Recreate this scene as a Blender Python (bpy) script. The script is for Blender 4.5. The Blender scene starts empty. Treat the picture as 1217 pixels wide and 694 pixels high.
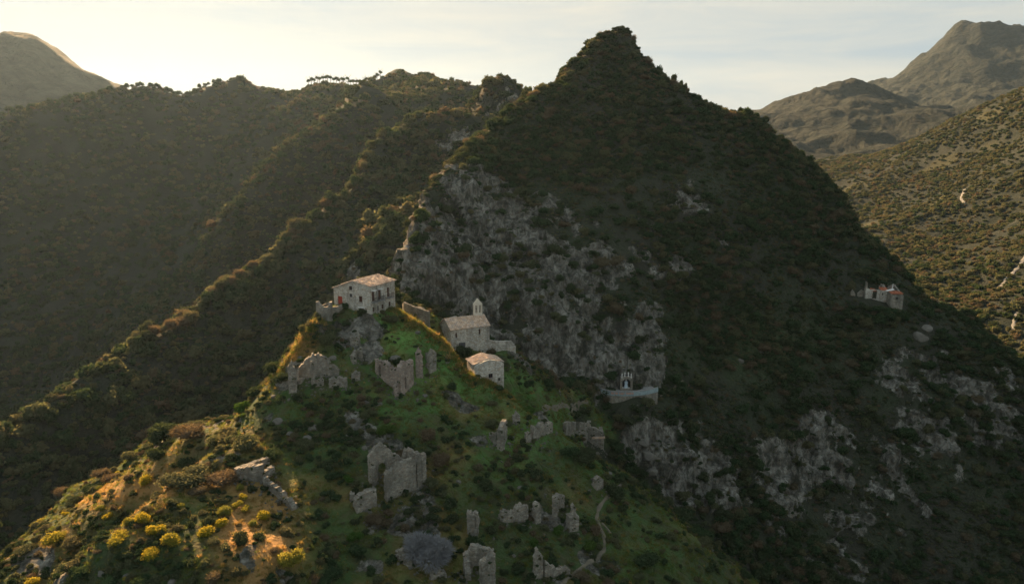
import bpy, bmesh, math, random, time
import numpy as np
from mathutils import Vector, Matrix
from mathutils.bvhtree import BVHTree

random.seed(7); rng = np.random.default_rng(7)
SC = bpy.context.scene
COL = SC.collection
R = math.radians
T0 = time.time()

# ------------------------------------------------------------------ camera, sky, sun, exposure
PITCH = R(11.5); F = 880.0; CX, CY = 608.5, 347.0
cam_d = bpy.data.cameras.new("camera"); cam_d.sensor_width = 36; cam_d.lens = F / 1217 * 36
cam_d.clip_start = 1; cam_d.clip_end = 20000
cam = bpy.data.objects.new("camera", cam_d); COL.objects.link(cam)
cam.rotation_euler = (R(90) - PITCH, 0, 0); SC.camera = cam

SUN_EL, SUN_AZ = R(21.5), R(-27)
world = bpy.data.worlds.new("World"); SC.world = world; world.use_nodes = True
wn = world.node_tree; wl = wn.links
bg = wn.nodes['Background']
sky = wn.nodes.new('ShaderNodeTexSky'); sky.sky_type = 'NISHITA'; sky.sun_disc = False
sky.sun_elevation = SUN_EL; sky.sun_rotation = SUN_AZ
sky.dust_density = 2.0; sky.air_density = 1.0; sky.ozone_density = 1.5; sky.altitude = 400
def wmath(op, a, b):
    n = wn.nodes.new('ShaderNodeVectorMath'); n.operation = op
    for i, v in enumerate((a, b)):
        if isinstance(v, tuple): n.inputs[i].default_value = v
        else: wl.new(v, n.inputs[i])
    return n.outputs[0]
# tone curve compresses sky brightness near the sun (same rule for the whole sky)
SKY_S, SKY_K = 3.25, (1.5, .85, .46)
sky_toned = wmath('DIVIDE', wmath('MULTIPLY', sky.outputs[0], (SKY_S * 1.0, SKY_S, SKY_S * .97)), wmath('ADD', sky.outputs[0], SKY_K))
even = wn.nodes.new('ShaderNodeMix'); even.data_type = 'RGBA'; even.inputs['Factor'].default_value = .30
wl.new(sky_toned, even.inputs[6]); even.inputs[7].default_value = (2.35, 2.75, 3.0, 1); sky_toned = even.outputs[2]  # flat bluish fill added over the sky to lift and cool the shade
# wispy cirrus
tc = wn.nodes.new('ShaderNodeTexCoord')
mp = wn.nodes.new('ShaderNodeMapping'); mp.inputs['Scale'].default_value = (1.6, 1.6, 13)
mp.inputs['Rotation'].default_value = (0, R(8), 0)
wl.new(tc.outputs['Generated'], mp.inputs['Vector'])
nz = wn.nodes.new('ShaderNodeTexNoise'); nz.inputs['Scale'].default_value = 2.2
nz.inputs['Detail'].default_value = 6; nz.inputs['Roughness'].default_value = .55; nz.inputs['Distortion'].default_value = .6
wl.new(mp.outputs[0], nz.inputs['Vector'])
rp = wn.nodes.new('ShaderNodeValToRGB'); rp.color_ramp.elements[0].position = .34; rp.color_ramp.elements[1].position = .66
wl.new(nz.outputs[0], rp.inputs[0])
mx = wn.nodes.new('ShaderNodeMix'); mx.data_type = 'RGBA'
sc_ = wn.nodes.new('ShaderNodeMath'); sc_.operation = 'MULTIPLY'; sc_.inputs[1].default_value = .8
wl.new(rp.outputs[0], sc_.inputs[0]); wl.new(sc_.outputs[0], mx.inputs['Factor'])
wl.new(sky_toned, mx.inputs[6])
cl = wmath('ADD', wmath('MULTIPLY', sky_toned, (.62, .62, .60)), (2.25, 1.85, 1.3))
wl.new(cl, mx.inputs[7])
wl.new(mx.outputs[2], bg.inputs[0]); bg.inputs[1].default_value = 0.05

sun_d = bpy.data.lights.new("sun", 'SUN'); sun_d.energy = 5; sun_d.angle = R(.5); sun_d.color = (1, .63, .32)
sun = bpy.data.objects.new("sun", sun_d); COL.objects.link(sun)
SUNV = Vector((math.sin(SUN_AZ) * math.cos(SUN_EL), math.cos(SUN_AZ) * math.cos(SUN_EL), math.sin(SUN_EL)))
sun.rotation_euler = SUNV.to_track_quat('Z', 'Y').to_euler()
SC.view_settings.view_transform = 'Standard'; SC.view_settings.look = 'None'
SC.view_settings.exposure = 2.0; SC.view_settings.gamma = 1
SC.cycles.max_bounces = 5; SC.cycles.diffuse_bounces = 2; SC.cycles.glossy_bounces = 1
SC.cycles.transmission_bounces = 2; SC.cycles.transparent_max_bounces = 4; SC.cycles.volume_bounces = 0
SC.cycles.use_denoising = True
HAZE_DENSITY = .27e-4; HAZE_ANISO = .56; HAZE_COL = (.52, .75, 1.0)

# ------------------------------------------------------------------ projection
cp, sp = math.cos(PITCH), math.sin(PITCH)
def P(px, py, d):
    dy = F * cp + (CY - py) * sp; dz = -F * sp + (CY - py) * cp
    s = d / dy
    return (s * (px - CX), d, s * dz)
def project(x, y, z):
    dep = y * cp - z * sp
    return CX + F * x / dep, CY - F * (y * sp + z * cp) / dep

# ------------------------------------------------------------------ noise
def _hash(ix, iy, iz, seed):
    h = (ix.astype(np.uint32) * np.uint32(374761393) + iy.astype(np.uint32) * np.uint32(668265263)
         + iz.astype(np.uint32) * np.uint32(2147483647 - 1013) + np.uint32(seed) * np.uint32(1274126177))
    h ^= h >> np.uint32(13); h *= np.uint32(1274126177); h ^= h >> np.uint32(16)
    return h.astype(np.float32) * np.float32(1 / 4294967295.0)
def vnoise(x, y, z, seed=0):
    fx, fy, fz = np.floor(x), np.floor(y), np.floor(z)
    ix, iy, iz = fx.astype(np.int32), fy.astype(np.int32), fz.astype(np.int32)
    tx, ty, tz = (x - fx).astype(np.float32), (y - fy).astype(np.float32), (z - fz).astype(np.float32)
    tx = tx * tx * (3 - 2 * tx); ty = ty * ty * (3 - 2 * ty); tz = tz * tz * (3 - 2 * tz)
    r = 0
    for a in (0, 1):
        for b in (0, 1):
            for c in (0, 1):
                w = (tx if a else 1 - tx) * (ty if b else 1 - ty) * (tz if c else 1 - tz)
                r = r + w * _hash(ix + a, iy + b, iz + c, seed)
    return r * 2 - 1
def fbm(x, y, z, scale, octs=4, gain=.5, seed=0, ridged=False):
    x = np.asarray(x, dtype=np.float64) / scale; y = np.asarray(y, dtype=np.float64) / scale; z = np.asarray(z, dtype=np.float64) / scale
    amp, tot, s = 1., 0., 0.
    for o in range(octs):
        n = vnoise(x + 13.7 * o, y - 7.3 * o, z + 3.1 * o, seed + o * 17)
        if ridged: n = .55 - 2 * np.abs(n)
        tot = tot + amp * n; s += amp; amp *= gain
        x, y, z = x * 2.03, y * 2.03, z * 2.03
    return tot / s
def smooth(a, b, t):
    t = np.clip((t - a) / (b - a), 0, 1); return t * t * (3 - 2 * t)

# ------------------------------------------------------------------ terrain control points
SPUR, PEAK, LEFT, RIGHT, FAR = range(5)
ctl = []                                   # x, y, z, layer
def pt(px, py, d, L): ctl.append(P(px, py, d) + (L,))
def line(pts, L, back=None, step=.035, backL=None):
    """a ridge through (px, py, depth) points; back=(dist, drop) adds the slope that falls away behind it"""
    pts = [Vector(P(*p)) for p in pts]
    for a, b in zip(pts, pts[1:]):
        n = max(1, int((b - a).length / (step * a.length)))
        for i in range(n):
            q = a.lerp(b, i / n); ctl.append((q.x, q.y, q.z, L))
            if back:
                for k, (dist, drop) in enumerate(back):
                    u = Vector((q.x, q.y, 0)).normalized()
                    ctl.append((q.x + u.x * dist, q.y + u.y * dist, q.z - drop, L if backL is None or k == 0 else backL))
    q = pts[-1]; ctl.append((q.x, q.y, q.z, L))
def raw(px, d, z, L):
    ctl.append((d * (px - CX) / (F * cp), d, z, L))

# spur: left spine with its lump of yellow bushes
line([(60, 694, 89), (118, 640, 95), (165, 607, 102), (200, 572, 110), (240, 548, 117), (280, 522, 123), (305, 480, 130),
      (330, 445, 135), (345, 425, 138), (375, 388, 143)], SPUR)
# lower ridge further out
line([(-80, 715, 112), (0, 662, 124), (65, 613, 133), (115, 578, 140), (165, 552, 147), (205, 515, 150), (245, 500, 146), (280, 497, 140)], SPUR, back=[(14, 14), (34, 42)], backL=LEFT)
for p in [(60, 665, 118), (110, 640, 120), (150, 610, 124), (190, 570, 128), (230, 530, 132), (20, 694, 112)]: pt(*p, SPUR)
raw(70, 104, -78, SPUR); raw(130, 110, -74, SPUR); raw(190, 120, -68, SPUR)
# grass face
for py, row in {386: [(400, 146.5), (440, 145.5), (470, 148)],
                405: [(370, 141), (420, 142.5), (470, 143.5), (505, 145)],
                430: [(350, 136), (400, 137), (460, 139), (520, 141)],
                470: [(330, 129), (400, 130), (460, 131), (520, 134), (565, 137)],
                520: [(320, 121), (400, 121), (500, 122), (600, 127), (660, 131)],
                570: [(240, 110.5), (340, 111), (400, 112), (500, 113.5), (600, 118), (690, 123)],
                620: [(180, 98), (240, 98.8), (300, 100), (400, 104), (500, 106), (600, 109), (700, 113.5), (780, 118)],
                660: [(180, 91), (260, 91.4), (330, 93), (450, 99), (560, 101), (660, 104), (760, 108), (840, 113)],
                694: [(130, 88), (220, 87.5), (300, 88.6), (400, 94), (500, 95), (600, 97), (700, 100), (800, 105), (870, 111)],
                760: [(100, 82), (300, 83), (500, 84), (700, 88), (860, 95)],
                900: [(0, 66), (300, 66), (600, 67), (900, 72)]}.items():
    for px, d in row: pt(px, py, d, SPUR)
# village top and the lit rim
for p in [(400, 364, 150), (398, 372, 147), (441, 377, 146.6), (455, 373, 150), (470, 369, 154.5), (420, 366, 153), (440, 362, 157), (383, 378, 146)]: pt(*p, SPUR)
line([(472, 371, 152), (490, 384, 148.5), (520, 404, 146), (535, 421, 143.6), (546, 440, 141), (562, 452, 139.6), (583, 460, 138.8), (603, 470, 138.5)], SPUR, back=[(3.6, .35), (7.5, 3.2)])
line([(603, 470, 138.5), (625, 488, 137), (655, 507, 134.5), (690, 535, 131), (740, 562, 129), (800, 612, 124), (850, 655, 119), (895, 697, 114), (960, 770, 104)], SPUR, back=[(9, 6)])
for p in [(485, 372, 158), (500, 382, 157), (520, 395, 157), (540, 419, 153.8), (560, 424, 153), (580, 421, 157), (545, 400, 161), (610, 419, 160), (600, 440, 152), (625, 450, 156),
          (640, 468, 152), (600, 425, 160), (645, 488, 149), (672, 481, 160), (700, 478, 168)]: pt(*p, SPUR)
# peak: skyline
BK = [(10, 7), (40, 45)]
line([(468, 322, 182), (480, 285, 195), (497, 245, 212), (520, 212, 228), (550, 177, 248), (580, 153, 262), (600, 137, 272), (640, 112, 286), (662, 98, 291), (676, 82, 295), (688, 72, 297), (697, 55, 299),
      (712, 44, 300), (730, 40, 300), (750, 44, 300), (762, 68, 300), (776, 84, 299), (790, 94, 298), (820, 116, 296), (860, 136, 293), (895, 142, 292), (912, 156, 290), (950, 187, 284), (985, 222, 276),
      (1010, 257, 268), (1035, 291, 258), (1058, 309, 251), (1080, 331, 244), (1100, 353, 236), (1150, 378, 228), (1190, 408, 220), (1217, 432, 215), (1300, 505, 205), (1420, 600, 190)], PEAK, back=BK)
for p in [(480, 350, 172), (478, 335, 177), (520, 372, 177), (550, 380, 178), (580, 396, 178), (620, 413, 177), (660, 440, 176), (700, 458, 176), (742, 464, 177.5), (780, 466, 180),
          (540, 330, 184), (530, 270, 204), (600, 370, 183), (600, 300, 197), (600, 220, 229), (600, 180, 249), (650, 350, 186), (650, 250, 215), (700, 300, 203), (750, 420, 183), (750, 350, 194),
          (700, 200, 241), (680, 140, 266), (730, 100, 282), (730, 60, 295), (790, 140, 272), (800, 300, 216), (800, 200, 250), (850, 400, 204), (870, 260, 234), (900, 300, 228), (900, 210, 258), (950, 380, 219), (960, 300, 238),
          (1000, 325, 240), (1000, 365, 227), (1045, 358, 229), (1075, 360, 229), (1045, 366, 225),
          (800, 472, 181), (850, 450, 193), (900, 450, 196),
          (1050, 420, 213), (1050, 500, 198), (1050, 600, 181), (1050, 700, 164), (1130, 430, 210), (1150, 500, 196), (1150, 600, 179), (1150, 700, 162), (1217, 500, 199), (1217, 600, 183), (1217, 700, 164), (1320, 640, 170),
          (900, 520, 184), (960, 480, 196), (960, 560, 186), (900, 600, 171), (960, 640, 170), (920, 694, 156), (980, 694, 160), (850, 560, 173), (800, 500, 176), (760, 522, 170), (760, 562, 164), (720, 500, 171), (800, 570, 166), (850, 620, 160),
          (742, 476, 174.5), (742, 491, 171.2), (770, 479, 174.6), (764, 490, 172), (722, 489, 172), (700, 520, 163)]: pt(*p, PEAK)
raw(735, 144, -75, PEAK); raw(800, 142, -84, PEAK); raw(860, 138, -94, PEAK); raw(920, 132, -104, PEAK); raw(690, 146, -68, PEAK); raw(1000, 125, -115, PEAK); raw(1150, 110, -122, PEAK); raw(1300, 100, -125, PEAK)
raw(1000, 90, -118, PEAK); raw(1200, 70, -125, PEAK); raw(1000, 60, -110, PEAK)
# left: wooded ridge behind the village, up to the rock pinnacle
BL = [(30, 16), (80, 62)]
line([(-120, 590, 180), (0, 512, 205), (50, 478, 222), (100, 442, 240), (150, 412, 260), (190, 388, 275), (224, 367, 288), (265, 338, 303), (306, 313, 320), (341, 284, 335), (385, 249, 352), (417, 227, 365), (444, 168, 392),
      (465, 153, 402), (499, 136, 412), (517, 131, 415), (548, 137, 420), (562, 130, 423), (572, 112, 425), (582, 98, 425), (592, 92, 425), (602, 96, 425), (612, 104, 425), (627, 117, 428), (650, 130, 432)], LEFT, back=BL)
for p in [(60, 600, 190), (-60, 640, 168), (100, 550, 212), (150, 500, 226), (200, 455, 248), (200, 500, 234), (250, 430, 268), (250, 480, 254), (300, 400, 288), (300, 440, 272), (350, 350, 312), (350, 390, 292), (430, 320, 296), (400, 340, 296), (440, 250, 345), (440, 200, 370), (480, 230, 345), (480, 190, 383), (520, 170, 398), (560, 165, 402), (540, 200, 385), (590, 125, 414), (510, 240, 320)]: pt(*p, LEFT)
raw(430, 215, -78, LEFT); raw(470, 225, -66, LEFT); raw(380, 205, -92, LEFT); raw(320, 190, -104, LEFT); raw(250, 185, -112, LEFT); raw(150, 165, -125, LEFT); raw(0, 145, -132, LEFT); raw(490, 260, -50, LEFT); raw(540, 330, -40, LEFT)
raw(360, 172, -84, LEFT); raw(320, 165, -92, LEFT)
# left: middle rib and the big dark mountain
line([(270, 262, 440), (310, 205, 470), (346, 168, 500), (393, 137, 530), (416, 110, 560)], LEFT, back=[(35, 12)])
line([(-160, 190, 600), (-60, 152, 615), (0, 140, 625), (30, 133, 630), (80, 124, 640), (110, 116, 650), (160, 110, 660), (200, 117, 670), (225, 116, 680), (245, 104, 690), (270, 99, 700), (300, 101, 700), (340, 106, 720), (365, 108, 725),
      (400, 106, 725), (430, 104, 720), (450, 101, 715), (466, 93, 715), (480, 89, 715), (495, 90, 712), (512, 91, 710), (540, 99, 705), (575, 109, 700), (620, 116, 690), (680, 130, 680)], LEFT, back=[(60, 18), (180, 60)])
line([(440, 104, 1150), (452, 97, 1150), (466, 84, 1150), (479, 80, 1150), (492, 86, 1150), (510, 96, 1150), (525, 104, 1150)], LEFT, back=[(80, 50)])
line([(600, 116, 1500), (630, 108, 1500), (660, 112, 1500)], FAR, back=[(200, 80)])
for p in [(50, 200, 592), (50, 300, 525), (50, 400, 455), (50, 470, 410), (-100, 350, 490), (150, 200, 600), (150, 300, 520), (150, 360, 470), (230, 200, 612), (250, 290, 500), (300, 150, 650), (200, 330, 480), (430, 140, 510), (470, 118, 580), (540, 118, 590), (440, 118, 620), (350, 130, 640), (590, 122, 620)]: pt(*p, LEFT)
# far left peak
line([(-260, 130, 1170), (-120, 75, 1248), (-60, 55, 1287), (0, 45, 1326), (18, 40, 1326), (35, 39, 1326), (60, 50, 1333), (92, 74, 1341), (125, 97, 1349), (160, 110, 1357), (230, 140, 1365)], FAR, back=[(300, 120)])
raw(20, 900, -60, FAR); raw(180, 900, -40, FAR); raw(-150, 900, -60, FAR)
# right: valley side facing the sun
line([(950, 196, 1080), (1000, 188, 1050), (1040, 182, 1000), (1080, 168, 980), (1120, 152, 950), (1150, 141, 930), (1180, 125, 900), (1217, 107, 860), (1300, 60, 760), (1450, 10, 680), (1700, -20, 600)], RIGHT, back=[(120, 25)])
for p in [(1000, 240, 800), (1100, 220, 770), (1180, 180, 760), (1100, 300, 560), (1200, 260, 590), (1217, 200, 660), (1120, 345, 460), (1180, 340, 450), (1217, 300, 490), (1217, 390, 375), (1180, 395, 380), (1300, 300, 440), (1300, 200, 560), (1450, 300, 370), (1450, 150, 560), (1350, 450, 300), (1600, 400, 300), (1050, 270, 660), (980, 215, 900)]: pt(*p, RIGHT)
raw(1150, 300, -118, RIGHT); raw(1000, 480, -95, RIGHT); raw(900, 420, -70, RIGHT); raw(800, 420, -50, RIGHT); raw(1250, 270, -122, RIGHT); raw(1400, 220, -120, RIGHT); raw(900, 700, -80, RIGHT); raw(700, 500, -40, RIGHT); raw(800, 900, -60, RIGHT)
raw(1700, 150, -120, RIGHT); raw(600, 800, -20, RIGHT)
# far right mountains
line([(840, 150, 1800), (870, 140, 1800), (900, 131, 1800), (940, 115, 1800), (985, 102, 1800), (1010, 100, 1800), (1040, 104, 1800), (1070, 112, 1800), (1110, 135, 1750)], FAR, back=[(300, 90)])
line([(960, 130, 2900), (1020, 104, 2900), (1036, 94, 2900), (1046, 97, 2900), (1062, 93, 2900), (1072, 86, 2900), (1080, 72, 2900), (1090, 68, 2900), (1104, 65, 2900), (1114, 53, 2900), (1124, 45, 2900), (1132, 33, 2900), (1142, 29, 2900), (1158, 31, 2900), (1176, 35, 2900), (1195, 37, 2900), (1217, 44, 2900), (1300, 70, 2900), (1450, 110, 2900)], FAR, back=[(500, 170), (1400, 520)])
for p in [(950, 160, 1450), (1030, 160, 1350), (1100, 165, 1300), (1130, 130, 2000), (1217, 125, 1900), (1160, 90, 2480), (1217, 80, 2450), (1100, 100, 2500)]: pt(*p, FAR)
for px, d, z in [(0, 4000, -60), (300, 3000, -40), (600, 3500, -80), (300, 4800, -250), (900, 5000, -250), (-600, 2300, 0), (1900, 2300, 0), (600, 5500, -350), (-800, 700, 60), (-700, 350, -60), (-500, 200, -120), (2000, 500, 60), (2000, 200, -60)]: raw(px, d, z, FAR if d > 900 else LEFT if px < 600 else RIGHT)
for x, y, z, L in [(0, 30, -78, SPUR), (-60, 30, -90, SPUR), (60, 30, -95, SPUR), (-120, 60, -125, LEFT), (-200, 60, -130, LEFT), (150, 40, -125, PEAK), (-600, 80, -60, LEFT), (600, 80, -60, RIGHT), (-2500, 200, 100, LEFT), (2500, 200, 100, RIGHT)]: ctl.append((x, y, z, L))

C = np.array([c[:3] for c in ctl]); CLAY = np.array([c[3] for c in ctl])
# thin out coincident points
keep = []
cell = {}
for i, (x, y, z) in enumerate(C):
    r = .014 * max(60, y); k = (int(math.atan2(x, max(y, 20)) / .014), int(math.log(max(20, y)) / .014))
    if k in cell: continue
    cell[k] = i; keep.append(i)
C = C[keep]; CLAY = CLAY[keep]
SH = (.018 * np.maximum(60, C[:, 1])) ** 2
def rbf_fit():
    n = len(C)
    d2 = (C[:, None, 0] - C[None, :, 0]) ** 2 + (C[:, None, 1] - C[None, :, 1]) ** 2
    A = np.zeros((n + 3, n + 3)); A[:n, :n] = np.sqrt(d2 + SH[None, :])
    A[:n, n] = 1; A[:n, n + 1] = C[:, 0] / 1000; A[:n, n + 2] = C[:, 1] / 1000; A[n:, :n] = A[:n, n:].T
    return np.linalg.solve(A, np.concatenate([C[:, 2], np.zeros(3)]))
W = rbf_fit()
def base_height(x, y):
    out = np.empty(x.shape); xf, yf, of = x.ravel(), y.ravel(), out.ravel()
    cx, cy, sh, w = C[:, 0].astype(np.float32), C[:, 1].astype(np.float32), SH.astype(np.float32), W[:-3]
    for i in range(0, len(xf), 20000):
        a, b = xf[i:i + 20000].astype(np.float32), yf[i:i + 20000].astype(np.float32)
        k = np.sqrt((a[:, None] - cx) ** 2 + (b[:, None] - cy) ** 2 + sh).astype(np.float64)
        of[i:i + 20000] = k @ w + W[-3] + W[-2] * a / 1000 + W[-1] * b / 1000
    return of.reshape(x.shape)

# polar grid about the viewpoint's foot: even detail at every distance
az = np.concatenate([np.linspace(-80, -37, 60)[:-1], np.linspace(-37, 37, 860), np.linspace(37, 80, 60)[1:]])
rad = [40.]
while rad[-1] < 5200:
    r_ = rad[-1]
    rad.append(r_ + (1.5 if r_ < 84 else .36 if r_ < 165 else .50 if r_ < 300 else .0042 * r_ if r_ < 800 else .0075 * r_))
rad = np.array(rad); NR, NA = len(rad), len(az)
AZ, RD = np.meshgrid(np.radians(az), rad)
X = np.sin(AZ) * RD; Y = np.cos(AZ) * RD
Z = base_height(X, Y)
# which landform each spot belongs to (nearest control point, a little wobbled)
def layer_of(x, y):
    xf, yf = x.ravel(), y.ravel(); out = np.empty(len(xf), dtype=np.int8)
    s = 1 / np.maximum(60, C[:, 1])
    wx = xf + .03 * yf * vnoise(xf / 9, yf / 9, xf * 0, 5); wy = yf
    for i in range(0, len(xf), 20000):
        k = (wx[i:i + 20000, None] - C[:, 0]) ** 2 + (wy[i:i + 20000, None] - C[:, 1]) ** 2
        out[i:i + 20000] = CLAY[np.argmin(k, axis=1)]
    return out.reshape(x.shape)
LAY = layer_of(X, Y)
print("grid", Z.shape, len(C), round(time.time() - T0, 1))

def grads(Zg):
    dZr = np.gradient(Zg, axis=0) / np.gradient(RD, axis=0)
    dZa = np.gradient(Zg, axis=1) / (np.gradient(AZ, axis=1) * RD)
    gx = dZr * np.sin(AZ) + dZa * np.cos(AZ); gy = dZr * np.cos(AZ) - dZa * np.sin(AZ)
    return gx, gy
gx, gy = grads(Z); SL0 = np.hypot(gx, gy)
near = 1 - smooth(320, 700, RD)
# broken ground, gullies and knolls
fl = {L: (LAY == L).astype(float) for L in range(5)}
PX, PY = project(X, Y, Z)
def blob(px, py, rx, ry, d0=0, d1=1e9):
    return np.exp(-((PX - px) / rx) ** 2 - ((PY - py) / ry) ** 2) * ((RD > d0) & (RD < d1))
def blur(a, n):
    for _ in range(n):
        a = (a + np.roll(a, 1, 0) + np.roll(a, -1, 0)) / 3; a = (a + np.roll(a, 1, 1) + np.roll(a, -1, 1)) / 3
    return a
fs = {L: blur(fl[L], 6) for L in fl}
Z += fs[SPUR] * (fbm(X, Y, 0 * X, 9, 4, .55, 1) * .55 + fbm(X, Y, 0 * X, 3, 2, .5, 2, True) * .16)
Z += fs[PEAK] * (fbm(X, Y, 0 * X, 26, 5, .5, 3, True) * 1.7 + fbm(X, Y, 0 * X, 7, 3, .5, 4) * .6) * (1 - .75 * np.exp(-((PX - 745) / 45) ** 2 - ((PY - 474) / 14) ** 2))
Z += fs[LEFT] * (fbm(X, Y, 0 * X, 70, 5, .5, 6, True) * np.clip(RD * .013, 1.0, 8) + fbm(X, Y, 0 * X, 22, 3, .5, 7) * np.clip(RD * .004, .5, 2.2))
Z += fs[RIGHT] * fbm(X, Y, 0 * X, 90, 5, .5, 8, True) * np.clip(RD * .009, 1.0, 7)
Z += fs[FAR] * (fbm(X, Y, 0 * X, 330, 4, .5, 9, True) * np.clip(RD * .013, 4, 36) + fbm(X, Y, 0 * X, 95, 5, .55, 10, True) * np.clip(RD * .008, 3, 20))
Z += fs[PEAK] * smooth(.25, .8, np.clip(blob(600, 330, 130, 110, 165, 250) + blob(1080, 520, 170, 130, 140, 235) + .8 * blob(790, 560, 80, 60, 140, 200), 0, 1)) * (1 - np.exp(-((PX - 745) / 50) ** 2 - ((PY - 474) / 20) ** 2)) * (fbm(X + .5 * Y, Y * .6, 0 * X, 24, 3, .5, 61, True) * 3.2)
RIMS = [[P(*q) for q in ((472, 371, 152), (490, 384, 148.5), (520, 404, 146), (535, 421, 143.6), (546, 440, 141), (562, 452, 139.6), (583, 460, 138.8), (603, 470, 138.5))],
        [P(*q) for q in ((330, 445, 135), (345, 425, 138), (360, 405, 141), (375, 388, 143))]]
rimd = np.full(X.shape, 1e3); zone = (RD > 120) & (RD < 170) & (np.abs(AZ) < .45)
for L_ in RIMS:
    for a_, b_ in zip(L_, L_[1:]):
        ex, ey = b_[0] - a_[0], b_[1] - a_[1]; t_ = np.clip(((X - a_[0]) * ex + (Y - a_[1]) * ey) / (ex * ex + ey * ey), 0, 1)
        rimd = np.where(zone, np.minimum(rimd, np.hypot(X - a_[0] - t_ * ex, Y - a_[1] - t_ * ey)), rimd)
Z += .55 * np.exp(-(rimd / 1.3) ** 2) * (1 + .5 * fbm(X, Y, 0 * X, 2.5, 2, .5, 63))
gx, gy = grads(Z); SL = np.hypot(gx, gy)
# bare rock: steep ground, plus the crags the photograph shows
n1 = fbm(X, Y, Z, 14, 4, .55, 21); n2 = fbm(X, Y, Z, 40, 3, .5, 22)
crag = (1.2 * blob(590, 270, 100, 70, 165, 250) + 1.2 * blob(650, 370, 100, 75, 165, 230) + .8 * blob(700, 430, 70, 40, 165, 210) + .54 * blob(1120, 470, 110, 75, 150, 260)
        + .50 * blob(1040, 600, 150, 110, 140, 230) + .52 * blob(800, 560, 80, 60, 140, 200) + .5 * blob(820, 250, 60, 70, 200, 290) + .8 * blob(505, 290, 35, 60, 165, 240)
        + .9 * blob(548, 175, 26, 45, 350, 450) + .7 * blob(590, 120, 22, 22, 390, 450) + .6 * blob(430, 310, 25, 45, 230, 330) + .5 * blob(440, 225, 20, 40, 250, 400))
crag = np.clip(crag, 0, 1.12)
n3 = fbm(X, Y, Z * .6, 5, 4, .6, 24)
rock = smooth(.16, .40, n1 * .5 + n2 * .25 + n3 * .42 + crag * .56 - .12) * smooth(.05, .3, crag)
rock = np.maximum(rock, smooth(1.05, 1.6, SL + .5 * n1) * fs[PEAK] * smooth(.1, .3, crag))
srock = fs[SPUR] * smooth(.22, .40, fbm(X, Y, Z, 7, 3, .5, 23) + .5 * (blob(330, 440, 22, 45) + blob(420, 390, 30, 12) + blob(380, 410, 40, 18) + blob(290, 500, 22, 35) + .8 * blob(80, 680, 80, 30)) - .05)
rock = np.clip(np.maximum(rock * (1 - fs[SPUR]), srock), 0, 1)
rock = np.maximum(rock, fs[FAR] * .25 * smooth(.8, 1.3, SL))
# rock stands out in ribs, ledges and blocks
hn = np.maximum(SL, .15); ux, uy = -gx / hn, -gy / hn
rib = fbm(X * 1.0, Y * 1.0, Z * .38, 7.5, 4, .55, 31, True)
led = fbm(X * .3, Y * .3, Z * 1.3 + .25 * X, 6.5, 3, .5, 35, True)
amp = rock * (fs[PEAK] * 5.4 + fs[LEFT] * 3.2 * near + fs[SPUR] * .95)
blk = np.abs(fbm(X + .4 * Z, Y, Z * .7, 4.2, 2, .5, 39))
crev = smooth(.12, -.30, .6 * rib + .4 * led + .36 + .5 * (blk - .25)) * rock
round_ = lambda t, k: np.floor(t * k) / k + smooth(.25, .75, t * k - np.floor(t * k)) / k
led = round_(led, 2.5); rib = .5 * rib + .5 * round_(rib, 3)
dh = amp * (.62 * rib + .38 * led + .34 * fbm(X, Y, Z, 1.9, 3, .55, 37))
X = X + ux * dh * .75; Y = Y + uy * dh * .75; Z = Z + dh * .55
PX, PY = project(X, Y, Z)
# ground cover
grass = fs[SPUR] * (1 - rock)
grass = np.maximum(grass, .55 * fs[PEAK] * (1 - rock) * (blob(640, 465, 70, 25) + blob(900, 410, 90, 35)))
grass *= .62 + .5 * fbm(X, Y, 0 * X, 8, 4, .55, 41)
lush = np.clip(1.1 * blob(540, 450, 95, 50) + blob(470, 390, 60, 25) + .6 * blob(640, 520, 80, 40), 0, 1)
dry = np.clip(blob(305, 655, 45, 45) + .9 * blob(290, 620, 25, 30) + .8 * blob(120, 585, 90, 20, 115, 160) + .8 * blob(30, 645, 60, 22, 110, 150) + .9 * blob(350, 415, 22, 14)
              + .5 * blob(225, 575, 45, 22) + .5 * blob(320, 600, 30, 20), 0, 1) * fs[SPUR]
dry = np.clip(dry * (1.1 + .9 * fbm(X, Y, 0 * X, 4, 3, .5, 43)) + fs[SPUR] * .25 * smooth(.1, .5, fbm(X, Y, 0 * X, 11, 3, .5, 44)), 0, 1)
meadow = fs[RIGHT] * .4 * smooth(.36, .52, fbm(X, Y, 0 * X, 70, 3, .5, 47))
rock = np.clip(rock - .8 * crev, 0, 1)
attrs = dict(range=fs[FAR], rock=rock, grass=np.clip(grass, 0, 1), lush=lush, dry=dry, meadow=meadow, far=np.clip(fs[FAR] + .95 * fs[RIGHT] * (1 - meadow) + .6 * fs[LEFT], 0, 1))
print("detail", round(time.time() - T0, 1))

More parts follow.
